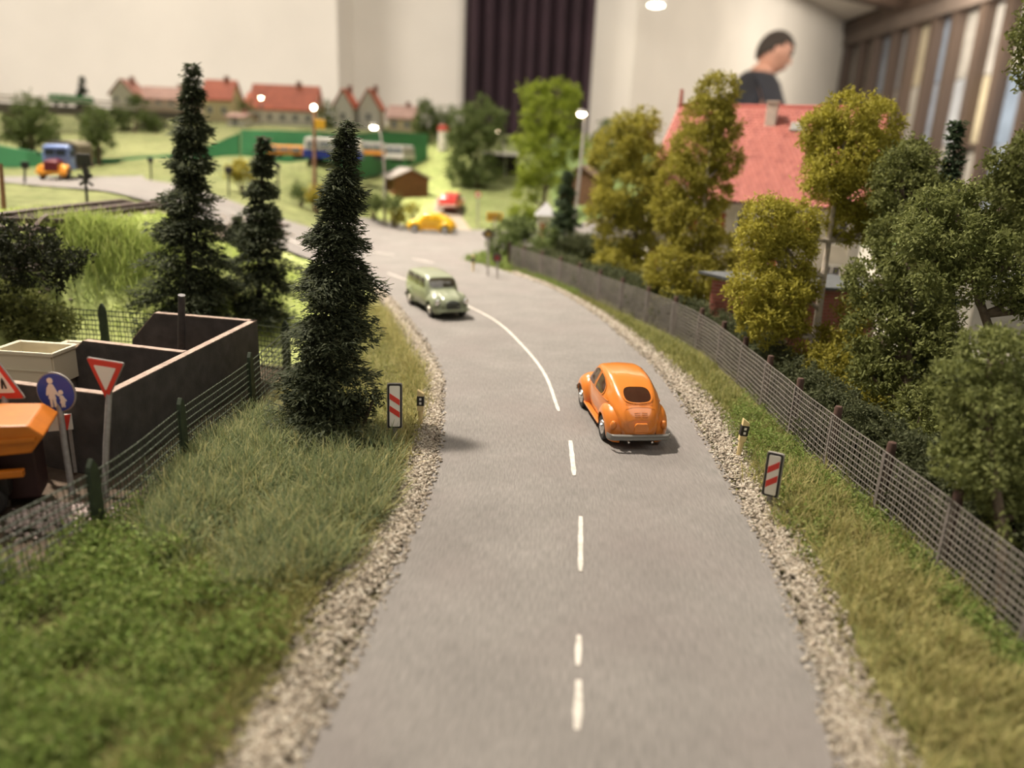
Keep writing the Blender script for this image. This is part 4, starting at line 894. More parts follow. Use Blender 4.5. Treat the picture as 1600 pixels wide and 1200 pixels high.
def red_house():
    e0, e1 = at(1000, 304, 38.5), at(1345, 330, 34.2); r0, r1 = at(1070, 178, 44), at(1412, 172, 39.5)
    ex = (e1-e0); ex.z = 0; ex.normalize(); back = Vector((-ex.y, ex.x, 0)); ze = (e0.z+e1.z)/2; zr = (r0.z+r1.z)/2
    L_ = 10.5; run = 5.6; c0 = Vector((e0.x, e0.y, 0))
    root = thing('house', 'cream house with a big red tiled roof behind the roadside trees', 'house', (c0.x, c0.y, 0))
    rot = Matrix((ex, back, Vector((0, 0, 1)))).transposed()
    wl = lambda a, b, z: tuple(ex*a+back*b+Vector((0, 0, z)))
    MB().prism([wl(.5, .45, -.1), wl(L_-.5, .45, -.1), wl(L_-.5, run*2-.45, -.1), wl(.5, run*2-.45, -.1)], (0, 0, ze+.15)).obj('wall', m_plas, root)
    for a in (.5, L_-.5-.2): MB().prism([wl(a, .45, ze), wl(a, run*2-.45, ze), wl(a, run, zr-.12)], tuple(ex*.2)).obj('gable', m_plas, root)
    m_tile = mat('red_roof_tile', (.47, .15, .12), .6, island=[(.29, .085, .068), (.40, .13, .10), (.35, .11, .085), (.43, .145, .115)])
    m_rb = mat('roof_base', (.36, .09, .07), .8)
    rise = zr-ze; sl = math.hypot(run, rise); dn = Vector(back*run+Vector((0, 0, rise))).normalized(); nr = ex.cross(dn).normalized(); nr = nr if nr.z > 0 else -nr
    for side in (0, 1):
        f = (lambda a, t: Vector(wl(a, run*t, ze+rise*t))) if side == 0 else (lambda a, t: Vector(wl(a, run*(2-t), ze+rise*t)))
        nn = nr if side == 0 else Vector((nr.x-2*nr.dot(back)*back.x, nr.y-2*nr.dot(back)*back.y, nr.z))
        p = [f(0, 0), f(L_, 0), f(L_, 1), f(0, 1)]
        sl_o = MB().prism([tuple(q) for q in p], tuple(nn*.10)).obj('roof_slope', m_rb, root)
        if side == 0:
            mb = MB(); nrows, ncol = 30, 46
            for r in range(nrows):
                for c in range(ncol):
                    w_ = L_/ncol; a0 = c*w_+(w_/2 if r % 2 else 0); a1 = min(a0+w_*.90, L_); t0 = r/nrows-.012; t1 = (r+1.0)/nrows; am = (a0+a1)/2
                    q = [f(a0, t0)+nn*.115, f(am, t0)+nn*.175, f(a1, t0)+nn*.115, f(a1, t1)+nn*.10, f(am, t1)+nn*.13, f(a0, t1)+nn*.10, f(a0, t0)+nn*.08, f(a1, t0)+nn*.08]
                    mb.add([tuple(k) for k in q], ((0, 1, 4, 5), (1, 2, 3, 4), (6, 7, 2, 1, 0)))
            tag(mb.obj('tile', m_tile, sl_o), kind='stuff')
    MB().tube([wl(-.05, run, zr+.10), wl(L_+.05, run, zr+.10)], .13, 8).obj('ridge', m_rb, root)
    MB().tube([wl(0, -.08, ze-.02), wl(L_, -.08, ze-.02)], .08, 8).obj('gutter', mat('gutter_dark', (.10, .05, .045), .5), root)
    MB().prism([wl(.0, run-.22, zr-.1), wl(.0, run+.22, zr-.1), wl(.0, run+.1, zr+.95), wl(.0, run-.1, zr+.95)], tuple(ex*.14)).obj('roof_finial', m_tile, root)
    def on_roof(px, py):                    # where the ray meets the front slope
        d = ray(px, py); p0 = root.location+Vector(wl(0, 0, ze)); t = (p0-CAMP).dot(nr)/d.dot(nr); return CAMP+d*t-root.location
    ch = on_roof(1204, 196); cw = MB().box(ch+Vector((0, 0, .32)), (.52, .52, 1.6), rot).obj('chimney', mat('pale_chimney', (.62, .54, .46), .8, var=.08, scale=4), root, bevel=.03)
    MB().box(ch+Vector((0, 0, 1.13)), (.60, .60, .08), rot).obj('chimney_cap', MATS['pale_chimney'], cw)
    sk_ = on_roof(1247, 203); M3 = Matrix((ex, dn, nr)).transposed()
    o = MB().box(sk_+nr*.17, (.75, .62, .12), M3).obj('skylight', mat('grey_skylight', (.26, .26, .24), .35), root, bevel=.02)
    red = mat('red_shutter', (.32, .03, .03), .5)
    for k, (a, z) in enumerate([(1.6, 3.2), (3.4, 3.2), (5.2, 3.2), (7.4, 3.2), (9.4, 3.2), (1.6, 1.2), (3.6, 1.2), (7.4, 1.2), (9.4, 1.2)]):
        window_part(root, wl(a, .43, min(z, ze-.95)), ex, -back, .8, 1.05, shutter=red if k % 2 else None)
    d_ = MB().box(Vector(wl(5.4, .4, 1.0)), (.95, .1, 2.0), rot).obj('door', mat('house_door', (.10, .05, .03), .5), root)
red_house()
# white garage wall glimpsed below the spreading tree
p = at(1545, 505, 27)
t = thing('garage', 'low white garage glimpsed below the spreading tree', 'garage', (p.x, p.y+2, 0), R(-20))
MB().box((1, 1.5, 1.1), (5.5, 3, 2.4)).obj('wall', mat('white_render', (.80, .77, .71), .8, var=.04, scale=2), t)
MB().box((1, 1.5, 2.35), (6, 3.5, .14)).obj('roof', MATS['grey_roof_felt'], t, bevel=.02)
MB().box((1.6, -.02, .95), (2.2, .08, 1.9)).obj('garage_door', mat('garage_door', (.3, .29, .27), .5), t)
# ---------------------------------------------------------------- concrete storage bay, bins, pipe
def bay():
    root = thing('storage_bay', 'dark concrete storage bay with pale worn top edges inside the yard fence', 'storage bay', (-8, 17, 0)); o0 = root.location
    m_c = mat('dark_concrete', (.062, .055, .052), .85, var=.3, scale=3, bump=.3); m_e = mat('worn_edge', (.36, .27, .22), .85, var=.3, scale=7)
    Hh = 1.6; g = lambda px, py, z=Hh: gz(px, py, z)
    fr, br = g(177, 614), g(402, 501)
    bl, bk = g(247, 488), g(200, 520, .95)
    ml, mr_ = g(138, 531), g(292, 549); mk = g(82, 570, .95)
    fl = g(-40, 588)
    th = .17
    def wall(name, a, b, slope_to=None, n=None):
        """upright slab from a to b (tops), with an optional sloping tail"""
        a = Vector(a); b = Vector(b); t_ = (b-a); t_.z = 0; t_.normalize(); nn = Vector((-t_.y, t_.x, 0))*th if n is None else n
        top = [a, b]
        if slope_to is not None: q = b+t_*slope_to; top += [Vector((q.x, q.y, .8))]
        prof = [Vector((a.x, a.y, -.05))]+top+[Vector((top[-1].x, top[-1].y, -.05))]
        o = MB().prism([tuple(p-o0) for p in prof], tuple(nn)).obj(name, m_c, root)
        mb = MB()
        for p, q in zip(top[:-1], top[1:]):
            k = nn*1.02
            mb.prism([tuple(p-o0+Vector((0, 0, .002))), tuple(q-o0+Vector((0, 0, .002))), tuple(q+k-o0+Vector((0, 0, .002))), tuple(p+k-o0+Vector((0, 0, .002)))], (0, 0, .018))
        mb.obj('worn_edge', m_e, o); return o
    wall('side_wall', fr, br); wall('back_wall', br, bl, .75); wall('partition_wall', mr_, ml, .85); wall('front_wall', fr, fl)
    s0 = o0
    MB().prism([tuple(Vector((p.x, p.y, -.03))-o0) for p in (fr, br, bl+(bl-br)*.6, fl)], (0, 0, .07)).obj('bay_floor', mat('bay_floor', (.13, .085, .06), .95, var=.4, scale=3), root)
    return root
bay()
pt = gz(284, 463, 2.45); pb = gz(279, 548, .9)
o = MB().tube([(0, 0, 0), tuple(pt-Vector((pb.x, pb.y, 0)))], [.10, .085], 14).obj('iron_pipe', mat('dark_iron', (.055, .05, .05), .5, var=.2), None, True); o.location = (pb.x, pb.y, 0.03)
tag(o, 'dark iron pipe leaning upright in the rear bay', 'pipe')
def bin_(label, px, py, rz, ztop=1.45, w_=1.35, d_=.85, h_=.75):
    c = gz(px, py, ztop); t = thing('storage_bin', label, 'bin', (c.x, c.y, .04), rz); m_ = mat('beige_plastic', (.62, .56, .42), .45)
    z0 = ztop-h_; a, b = w_/2, d_/2; tk = .07
    MB().box((0, 0, z0+.03), (w_-.1, d_-.1, .06)).obj('bottom', m_, t)
    for (x, y, sx, sy) in ((0, -b, w_, tk), (0, b, w_, tk), (-a, 0, tk, d_), (a, 0, tk, d_)):
        MB().box((x, y, z0+h_/2), (sx, sy, h_)).obj('side_panel', m_, t, bevel=.01)
    for (x, y, sx, sy) in ((0, -b-.03, w_+.14, tk), (0, b+.03, w_+.14, tk), (-a-.03, 0, tk, d_+.1), (a+.03, 0, tk, d_+.1)):
        MB().box((x, y, z0+h_-.03), (sx, sy, .08)).obj('rim', m_, t, bevel=.01)
    MB().box((0, -b-.045, z0+h_*.45), (w_, .03, .03)).obj('rib', m_, t)
    mb = MB()
    for sx in (-a+.1, a-.1):
        for sy in (-b+.1, b-.1): mb = MB().box((sx, sy, z0/2), (.1, .1, z0)); mb.obj('leg', mat('bin_leg', (.12, .10, .09), .7), t)
bin_('open beige plastic bin standing behind the blue pedestrian sign', 55, 545, R(-4))
bin_('second beige bin half hidden behind the dark partition wall', 112, 540, R(-4), 1.3, .5, .5, .6)
# ---------------------------------------------------------------- traffic signs
m_pole = mat('grey_pole', (.27, .25, .235), .6, var=.15, scale=12); m_white = mat('sign_white', (.80, .77, .70), .5); m_red = mat('sign_red', (.66, .045, .03), .45); m_blue = mat('sign_blue', (.012, .06, .36), .4); m_blk = mat('sign_black', (.015, .014, .014), .5); m_back = mat('sign_back', (.30, .28, .26), .5)
def poly_plate(pts, y0, y1): return MB().prism([(a, y0, b) for a, b in pts], (0, y1-y0, 0))
def sign_root(name, label, head, base, cat='sign'):
    """a sign standing at base whose head centre is at head; its face looks at -Y locally"""
    t = thing(name, label, cat, base); h = head-base
    MB().tube([(0, 0, -.1), tuple(h*.5), tuple(h+Vector((0, .035, 0)))], .055, 10).obj('pole', m_pole, t, True)
    e = h; return t, e
def rounded(pts, k=5, r=.12):
    out = []; n = len(pts)
    for i in range(n):
        a, b, c = (Vector(pts[i-1]), Vector(pts[i]), Vector(pts[(i+1) % n]))
        d1 = (a-b).normalized()*r; d2 = (c-b).normalized()*r
        for j in range(k+1):
            t = j/k; out.append(tuple((b+d1)*(1-t)**2+b*2*t*(1-t)+(b+d2)*t**2))
    return out
def plate(parent, off, name, pts, mt, y, th=.02, rz=0., tilt=0.):
    M_ = Matrix.Rotation(rz, 3, 'Z') @ Matrix.Rotation(tilt, 3, 'Y')
    mb = poly_plate(pts, -y-th, -y); mb.v = [tuple(M_ @ Vector(v)+off) for v in mb.v]; return mb.obj(name, mt, parent)
# yield sign
hd = at(166, 590, 13.7); bs = gz(163, 775, 0)
t, e = sign_root('yield_sign', 'red and white upside-down triangle yield sign leaning on the storage bay', hd-Vector((0, 0, .3)), bs)
e = hd-bs; tri = lambda s, k=1: [(-.37*s, .33*s), (.37*s, .33*s), (0, -.45*s)]
p1 = plate(t, e, 'sign_plate', rounded(tri(1), 4, .05), m_back, -.02, .03, R(-8), R(4)); plate(t, e, 'red_border', rounded(tri(.95), 4, .05), m_red, .01, .012, R(-8), R(4)); plate(t, e, 'white_field', rounded([(a, b+.02) for a, b in tri(.58)], 4, .03), m_white, .022, .012, R(-8), R(4))
# blue pedestrian sign
hd = at(88, 613, 13.8); bs = gz(113, 768, 0)
t, e = sign_root('pedestrian_sign', 'round blue sign with a white adult and child leaning in the yard', hd-Vector((0, 0, .2)), bs); e = hd-bs
circ = lambda r, n=32: [(r*math.cos(2*math.pi*k/n), r*math.sin(2*math.pi*k/n)) for k in range(n)]
rz_, tl = R(-6), R(-4)
plate(t, e, 'sign_plate', circ(.375), m_back, -.02, .03, rz_, tl); plate(t, e, 'blue_face', circ(.35), m_blue, .01, .012, rz_, tl)
adult = [(-.04, .12), (.02, .12), (.05, .06), (.08, -.02), (.12, -.07), (.10, -.09), (.05, -.05), (.03, -.06), (.045, -.13), (.03, -.13), (.03, -.27), (-.01, -.27), (-.015, -.14), (-.03, -.14), (-.035, -.27), (-.075, -.27), (-.07, -.13), (-.09, -.13), (-.07, -.04), (-.10, -.08), (-.12, -.06), (-.09, .05)]
child = [(.12, -.07), (.16, -.07), (.19, -.12), (.22, -.16), (.20, -.17), (.175, -.14), (.19, -.20), (.175, -.20), (.175, -.27), (.15, -.27), (.145, -.21), (.135, -.27), (.11, -.27), (.115, -.20), (.095, -.20), (.115, -.14), (.10, -.12)]
off = lambda pts, dx, dy, s=1.12: [(a*s+dx, b*s+dy) for a, b in pts]
plate(t, e, 'white_adult', off(adult, -.05, .03), m_white, .022, .012, rz_, tl); plate(t, e, 'white_adult_head', off([(a-.01, b+.175) for a, b in circ(.05, 14)], -.05, .03), m_white, .022, .012, rz_, tl)
plate(t, e, 'white_child', off(child, -.05, .03), m_white, .022, .012, rz_, tl); plate(t, e, 'white_child_head', off([(a+.14, b-.02) for a, b in circ(.04, 14)], -.05, .03), m_white, .022, .012, rz_, tl)
# warning triangle at the edge
hd = at(3, 598, 13.6); bs = gz(10, 790, 0)
t, e = sign_root('warning_sign', 'red-edged triangular warning sign cut off by the left edge', hd-Vector((0, 0, .25)), bs); e = hd-bs
up_ = lambda s: [(-.40*s, -.30*s), (.40*s, -.30*s), (0, .46*s)]
plate(t, e, 'sign_plate', rounded(up_(1), 4, .05), m_back, -.02, .03, R(-8), R(-6)); plate(t, e, 'red_border', rounded(up_(.95), 4, .05), m_red, .01, .012, R(-8), R(-6)); plate(t, e, 'white_field', rounded(up_(.60), 4, .03), m_white, .022, .012, R(-8), R(-6))
plate(t, e, 'black_symbol', [(.0, -.10), (.03, -.10), (.05, .0), (.08, -.10), (.11, -.10), (.08, .04), (.05, .10), (.02, .04)], m_blk, .034, .01, R(-8), R(-6))
# distance marker boards
def marker(label, base, top_px, rz, mirror, H_=1.22, W_=.31):
    d = (base-CAMP).dot(fwd); z1 = at(*top_px, d).z; t = thing('distance_marker', label, 'sign', base, rz); y0 = .3
    MB().lathe([(.055, -.1), (.05, .75)], 10).obj('pole', m_pole, t, True)
    zb = z1-base.z-H_ if z1-base.z-H_ > .15 else .2
    rc = lambda w_, h_, r: rounded([(-w_/2, -h_/2), (w_/2, -h_/2), (w_/2, h_/2), (-w_/2, h_/2)], 4, r)
    off_ = Vector((0, -.03, zb+H_/2))
    plate(t, off_, 'back_board', rc(W_+.03, H_+.02, .05), m_back, -.02, .06); plate(t, off_, 'black_border', rc(W_, H_, .05), m_blk, .04, .012); plate(t, off_, 'white_field', rc(W_-.075, H_-.075, .03), m_white, .05, .012)
    w2 = (W_-.085)/2; sg = -1 if mirror else 1
    for zc in (.16, -.12): plate(t, off_, 'red_stripe', [(-w2, zc+.075*sg-.065), (w2, zc-.075*sg-.065), (w2, zc-.075*sg+.065), (-w2, zc+.075*sg+.065)], m_red, .062, .008)
    return t
marker('distance marker board with two red stripes at the left verge', gz(617, 690), (621, 590), R(8), False, 1.0, .30)
marker('angled distance marker board with two red stripes beside the right fence', gz(1201, 790), (1213, 697), R(-30), True, .86, .28)
def delineator(label, base, top_px, rz=0., lean=0., dirt=False):
    d = (base-CAMP).dot(fwd); h = at(*top_px, d).z-base.z; t = thing('delineator_post', label, 'post', base, rz, rot=(0, lean, rz))
    m_iv = mat('ivory_plastic', (.72, .58, .30), .5); w_ = .075; s = h
    MB().tube([(0, 0, -.05), (0, 0, .45*s)], [.045, .06], 8).obj('stem', m_iv, t, True)
    MB().prism([(-w_, -.06, .42*s), (w_, -.06, .42*s), (w_, -.06, .90*s), (-w_, -.06, s)], (0, .12, 0)).obj('head', m_iv, t, bevel=.012)
    MB().box((0, 0, .70*s), (w_*2+.015, .135, .26*s)).obj('black_band', m_blk, t, bevel=.008)
    for k in (-1, 1): MB().box((0, -.07, .70*s+.055*s*k), (.05, .012, .06*s)).obj('reflector', m_white, t)
delineator('ivory delineator post standing just behind the left distance marker', gz(657, 665), (657, 603))
delineator('ivory delineator post on the right shoulder beside the orange car', gz(1153, 714), (1157, 647), 0, R(5))
delineator('small ivory delineator post at the far road corner', gz(739, 424), (739, 397))
# ---------------------------------------------------------------- orange works vehicle, gravel heap and barrier in the yard
def skip():
    p = gz(10, 800, 0); t = thing('tipper_truck', 'orange works vehicle with a raised hopper in the yard, cut off by the left edge', 'vehicle', (-8.45, 12.0, 0), R(20)); t.scale = (1.1, 1.1, .96); m_o = mat('works_orange', (.50, .145, .008), .45, var=.1, scale=5); m_dk = mat('vehicle_black', (.02, .017, .017), .6)
    # hopper
    MB().prism([(-1.5, -.55, 1.15), (.42, -.55, 1.22), (.62, -.55, 1.52), (.42, -.55, 1.72), (-1.5, -.55, 1.86)], (0, 1.1, 0)).obj('hopper', m_o, t, bevel=.03)
    MB().box((-.5, -.58, 1.48), (2.0, .05, .08)).obj('hopper_rib', m_o, t, bevel=.01)
    MB().box((-.30, -.4, .62), (.30, .3, 1.15)).obj('support_leg', m_o, t, bevel=.03)
    MB().box((.05, -.5, .86), (.46, .12, .13)).obj('bracket', m_o, t, bevel=.02)
    MB().box((-.9, .1, .55), (1.8, .9, .35)).obj('chassis', m_dk, t, bevel=.02)
    MB().box((.0, .2, .62), (.7, .6, .9)).obj('engine_cover', mat('dark_maroon', (.035, .012, .012), .5), t, bevel=.03)
    for x in (-1.5, -.35):
        for y in (-.35, .55): wheel(t, x, y, .32, .2, m_dk)
skip()
c = gz(85, 805, 0.1); P = np.c_[rng.normal(c.x, .30, 900), rng.normal(c.y, .22, 900)]; rr_ = np.hypot((P[:, 0]-c.x)/.5, (P[:, 1]-c.y)/.4)
o = stones('gravel_heap', np.c_[P, np.clip(.34*(1-rr_*.7), .02, 1)*(.6+.4*rng.random(900))], .05, mat('pink_gravel', (.45, .36, .34), .9, island=[(.34, .26, .24), (.5, .41, .38), (.58, .5, .47), (.25, .19, .18)])); tag(o, 'small heap of pinkish gravel behind the green fence', 'gravel heap', kind='stuff')
c = at(84, 665, 14.3); t = thing('barrier_board', 'white and red barrier board lying behind the blue sign', 'barrier', (c.x, c.y, 0), R(25))
MB().box((0, 0, c.z+.05), (.62, .05, .3)).obj('board', m_white, t); 
for k in (-.2, .12): MB().prism([(k, -.035, c.z-.1), (k+.1, -.035, c.z-.1), (k+.18, -.035, c.z+.2), (k+.08, -.035, c.z+.2)], (0, .012, 0)).obj('red_stripe', m_red, t)
for k in (-.25, .25): MB().box((k, .02, c.z/2), (.06, .06, c.z)).obj('leg', m_pole, t)
# ---------------------------------------------------------------- street lamps and far signs
m_lampglow = mat('street_lamp_glow', (1, .9, .7), .4, emit=(1, .80, .50), es=30); m_mast = mat('lamp_mast', (.28, .26, .24), .5)
def ground_at(px, py, d):
    p = at(px, py, d); p.z = hz(p.x, p.y); return p
def street_lamp(label, base, head, glow=.28, r=.07, arm=.5, group=None, pole_mat=None):
    """slender mast, curved arm, glowing head"""
    t = thing('street_lamp', label, 'street lamp', base, group=group); h = head-base; pm = pole_mat or m_mast
    pts = [(h.x*.0+.0, 0, -.1), (h.x*.35+arm*.3, h.y*.3, h.z*.55), (h.x*.85+arm*.42, h.y*.8, h.z*.90), (h.x+arm*.33, h.y, h.z*1.0), (h.x+arm*.12, h.y, h.z+.08)]
    Pn = np.array(pts); k = np.arange(5); u = np.linspace(0, 4, 18)
    MB().tube([(float(cr(k, Pn[:, 0], q)), float(cr(k, Pn[:, 1], q)), float(cr(k, Pn[:, 2], q))) for q in u], [r*(1-.45*i/17) for i in range(18)], 8).obj('mast', pm, t, True)
    MB().ell(tuple(h+Vector((0, 0, .16))), (glow*1.1, glow, glow*.55), 14, 8).obj('lamp_hood', pm, t, True)
    MB().ell(tuple(h), (glow*.95, glow*.9, glow*.62), 14, 8).obj('lamp_bulb', m_lampglow, t, True)
    return t
b = gz(897, 347, 0.9); b = at(897, 345, 62); b.z = hz(b.x, b.y)
b = at(897, 352, 58); b.z = hz(b.x, b.y)
street_lamp('tall curved street lamp, lit, in front of the pale wall beside the olive tree', b, at(909, 178, 57.5), .34, .13, .55)
b = ground_at(600, 306, 60)
street_lamp('thin lit street lamp on a pale mast behind the front spruce tip', b, at(584, 199, 60), .28, .09, 1.1)
b = ground_at(790, 262, 85); street_lamp('small lit lamp between the two garden trees', b, at(778, 205, 85), .2, .08, .6)
b = ground_at(408, 205, 108); street_lamp('tiny lit lamp above the long red roof in the town', b, at(408, 153, 108), .26, .09, .3)
# telegraph pole with lamp and yellow sign
b = ground_at(490, 275, 56); hd = at(491, 168, 56)
t = thing('telegraph_pole', 'brown wooden pole with a lit lamp and a yellow sign', 'pole', b); h = hd-b; m_wp = mat('wooden_pole', (.20, .10, .05), .8, var=.2)
MB().tube([(0, 0, -.1), (h.x, h.y, h.z)], [.17, .11], 10).obj('pole', m_wp, t, True)
MB().ell((h.x, h.y-.15, h.z), (.2, .18, .18), 12, 8).obj('lamp_bulb', m_lampglow, t, True)
s_ = at(500, 194, 56)-b; MB().box(s_, (.75, .1, .65)).obj('yellow_sign', mat('sign_yellow', (.75, .42, .02), .5), t, bevel=.03)
MB().box(s_-Vector((.35, 0, -.1)), (.5, .08, .08)).obj('bracket', m_wp, t)
def simple_sign(name, label, base, head, r, shape, face, poleR=.05, cat='sign', extra=None):
    t = thing(name, label, cat, base); h = head-base
    MB().tube([(0, 0, -.1), (h.x, h.y+.06, h.z+r*.6)], poleR, 8).obj('pole', m_pole, t, True)
    pts = {'round': circ(r, 24), 'diamond': [(r, 0), (0, r), (-r, 0), (0, -r)], 'rect': [(-r, -r*.55), (r, -r*.55), (r, r*.55), (-r, r*.55)], 'tri': [(-r, -r*.6), (r, -r*.6), (0, r)]}[shape]
    plate(t, h, 'sign_plate', pts, face, 0, .05)
    if extra: extra(t, h)
    return t
m_yel = MATS['sign_yellow']; m_dkback = mat('sign_back_dark', (.10, .085, .06), .6)
b = gz(762, 432, 0); simple_sign('priority_sign', 'diamond-shaped sign on a grey pole at the far fence corner', b, at(763, 366, (b-CAMP).dot(fwd)), .34, 'diamond', m_dkback, .05, extra=lambda t, h: plate(t, h, 'yellow_centre', [(.16, 0), (0, .16), (-.16, 0), (0, -.16)], mat('dull_yellow', (.35, .22, .03), .6), .055, .01))
b = gz(777, 436, 0); simple_sign('no_entry_sign', 'small round sign with a red mark beside the diamond sign', b, at(777, 403, (b-CAMP).dot(fwd)), .26, 'round', m_dkback, .05, extra=lambda t, h: plate(t, h, 'red_mark', circ(.13, 16), mat('dull_red', (.25, .03, .03), .6), .055, .01))
b = ground_at(773, 362, 56); simple_sign('direction_sign', 'yellow two-row direction sign at the junction', b, at(773, 339, 56), .58, 'rect', m_yel, .05, extra=lambda t, h: [plate(t, h, 'dark_line', [(-.5, z), (.5, z), (.5, z+.05), (-.5, z+.05)], m_blk, .055, .01) for z in (-.16, -.02, .14)])
b = ground_at(747, 336, 62); simple_sign('road_sign', 'slender post with a small red and white sign beside the dirt road', b, at(747, 304, 62), .22, 'round', m_red, .05, extra=lambda t, h: plate(t, h, 'white_centre', circ(.13, 16), m_white, .055, .01))
# level crossing signals and posts around the plateau
def crossing_signal(label, base, head, sx=.42, cross=True):
    t = thing('crossing_signal', label, 'signal', base); h = head-base
    MB().tube([(0, 0, -.1), (h.x, h.y, h.z)], .06, 8).obj('post', m_blk, t, True)
    MB().box(h, (sx*1.7, .16, sx*1.6)).obj('signal_box', m_blk, t, bevel=.04)
    if cross:
        for a in (38, -38): MB().box(h+Vector((0, -.03, -.85)), (.75, .06, .11), Matrix.Rotation(R(a), 3, 'Y')).obj('cross_arm', m_blk, t)
    return t
b = gpz(136, 316); d = (b-CAMP).dot(fwd); crossing_signal('black level crossing signal with a crossed board in front of the truck', b, at(131, 250, d), .34)
b = gpz(38, 286); d = (b-CAMP).dot(fwd); crossing_signal('small dark signal on the grass left of the truck', b, at(39, 258, d), .24, False)
b = ground_at(235, 268, 52); crossing_signal('short dark post at the edge of the plateau road', b, at(235, 250, 52), .2, False)
b = ground_at(357, 297, 50); crossing_signal('dark signal post between the left and middle spruces', b, at(357, 266, 50), .28, False)
b = ground_at(434, 290, 55); crossing_signal('dark signal post between the middle and front spruces', b, at(434, 260, 55), .22, False)
b = gpz(6, 328); d = (b-CAMP).dot(fwd); o = MB().tube([(0, 0, -.1), tuple(at(1, 256, d)-b)], [.09, .07], 8).obj('wooden_post', m_wp, None, True); o.location = b; tag(o, 'brown wooden post at the left edge beside the railway', 'post')
# railway track on the plateau
tp = resample([tuple(gz(-15, 363, 3.2))[:2], tuple(gz(60, 350, 3.2))[:2], tuple(gz(180, 333, 3.2))[:2], tuple(gz(250, 324, 3.2))[:2]], .2)
last = tp[-1]-tp[-6]; last /= np.hypot(*last); tp = np.r_[tp, [tp[-1]+last*.2*k for k in range(1, 60)]]
tr_ = thing('railway_track', 'dark rusty railway track crossing the plateau on the left', 'track', (tp[10][0], tp[10][1], hz(*tp[10]))); o0 = tr_.location
tn = np.gradient(tp, axis=0); tn /= np.hypot(*tn.T)[:, None]; nr_ = np.c_[-tn[:, 1], tn[:, 0]]; zt = hgt(tp[:, 0], tp[:, 1])
for s in (-.72, .72): MB().tube([Vector((p[0]+n_[0]*s, p[1]+n_[1]*s, z+.30))-o0 for p, n_, z in zip(tp, nr_, zt)], .075, 4).obj('rail', mat('rusty_rail', (.09, .06, .05), .5, metal=.3), tr_)
sm = MB().box((0, 0, 0), (.26, 2.5, .14)).mesh('sleeper'); sm.materials.append(mat('sleeper_wood', (.07, .05, .04), .8))
for i in range(0, len(tp), 3):
    o = bpy.data.objects.new('sleeper', sm); COL.objects.link(o); o.parent = tr_; o.location = Vector((tp[i][0], tp[i][1], zt[i]+.17))-o0; o.rotation_euler = (0, 0, math.atan2(tn[i][1], tn[i][0]))
P2 = np.repeat(tp, 18, 0)+nr_.repeat(18, 0)*rng.normal(0, .8, (len(tp)*18, 1)); o = stones('ballast', np.c_[P2, hgt(P2[:, 0], P2[:, 1])+.03], .09, mat('ballast', (.3, .25, .21), .9, island=[(.2, .16, .13), (.34, .29, .24), (.42, .37, .32)]), None); tag(o, 'brown-grey ballast under the railway track', 'ballast', kind='stuff')
# ---------------------------------------------------------------- far bushes and trees
def fbush(label, px, py, r, d, kind, h=1.0): bush('bush', label, [(px, py, r, d), (px-r*.7, py+r*.25, r*.7, d), (px+r*.7, py+r*.25, r*.7, d)], max(.18, d*.004), kind, .45)
fbush('yellow-green bush beside the middle spruce top', 376, 266, 16, 52, 'yellow'); fbush('yellow-green bush at the foot of the wooden pole', 496, 300, 13, 54, 'yellow')
fbush('round green bush below the thin street lamp', 583, 314, 13, 60, 'fargreen'); fbush('dark small bush beside the thin lamp mast', 614, 316, 11, 60, 'fargreen'); fbush('olive bush on the grass island beyond the yellow car', 620, 336, 11, 60.5, 'olive'); fbush('low olive bush beside the dirt road', 645, 325, 8, 62, 'olive')
fbush('low brown-olive scrub on the bank below the track', 225, 352, 16, 31, 'olive')
fbush('green bush beside the culvert ring', 470, 300, 11, 56, 'fargreen')
def ftree(label, base, blobs, kind, d, name='garden_tree'): tree(name, label, base, [(x, y, r, d) for x, y, r in blobs], max(.2, d*.0042), kind, .4, tr=.2)
ftree('bright lime-green tall tree in front of the dark curtain', ground_at(845, 345, 66), [(835, 150, 22), (868, 148, 22), (895, 152, 16), (845, 180, 32), (882, 185, 28), (825, 215, 26), (860, 225, 34), (895, 225, 22), (840, 262, 32), (870, 275, 26), (825, 295, 22), (815, 330, 18), (835, 345, 16)], 'lime', 66)
ftree('broad mid-green tree left of the lime tree', ground_at(745, 292, 80), [(748, 165, 18), (728, 190, 24), (765, 190, 26), (745, 212, 32), (720, 225, 22), (775, 215, 20), (735, 250, 30), (760, 265, 24), (720, 270, 20), (745, 280, 20)], 'fargreen', 80)
ftree('small green tree just above the wooden hut', ground_at(668, 228, 100), [(665, 170, 14), (668, 190, 18), (655, 205, 14), (675, 212, 16)], 'fargreen', 100)
ftree('green tree between the town and the broad garden tree', ground_at(697, 225, 100), [(695, 180, 16), (690, 200, 16), (705, 205, 16)], 'fargreen', 100)
ftree('dark green distant tree right of the lit street lamp', ground_at(948, 235, 90), [(948, 200, 12), (940, 220, 14), (955, 225, 14)], 'fargreen', 90)
ftree('wide olive tree in front of the viaduct', ground_at(48, 232, 66), [(48, 170, 22), (30, 190, 22), (65, 190, 24), (45, 210, 26), (75, 215, 18), (25, 212, 18)], 'fargreen', 66, 'viaduct_tree')
ftree('dark green tree right of the truck', ground_at(152, 248, 60), [(150, 185, 18), (165, 200, 16), (145, 205, 20), (158, 225, 18), (140, 230, 16)], 'fargreen', 60, 'viaduct_tree')
ftree('bushy green tree on the hill below the town', ground_at(210, 210, 88), [(185, 180, 14), (215, 170, 16), (225, 190, 16), (195, 195, 16)], 'fargreen', 88, 'hill_tree')
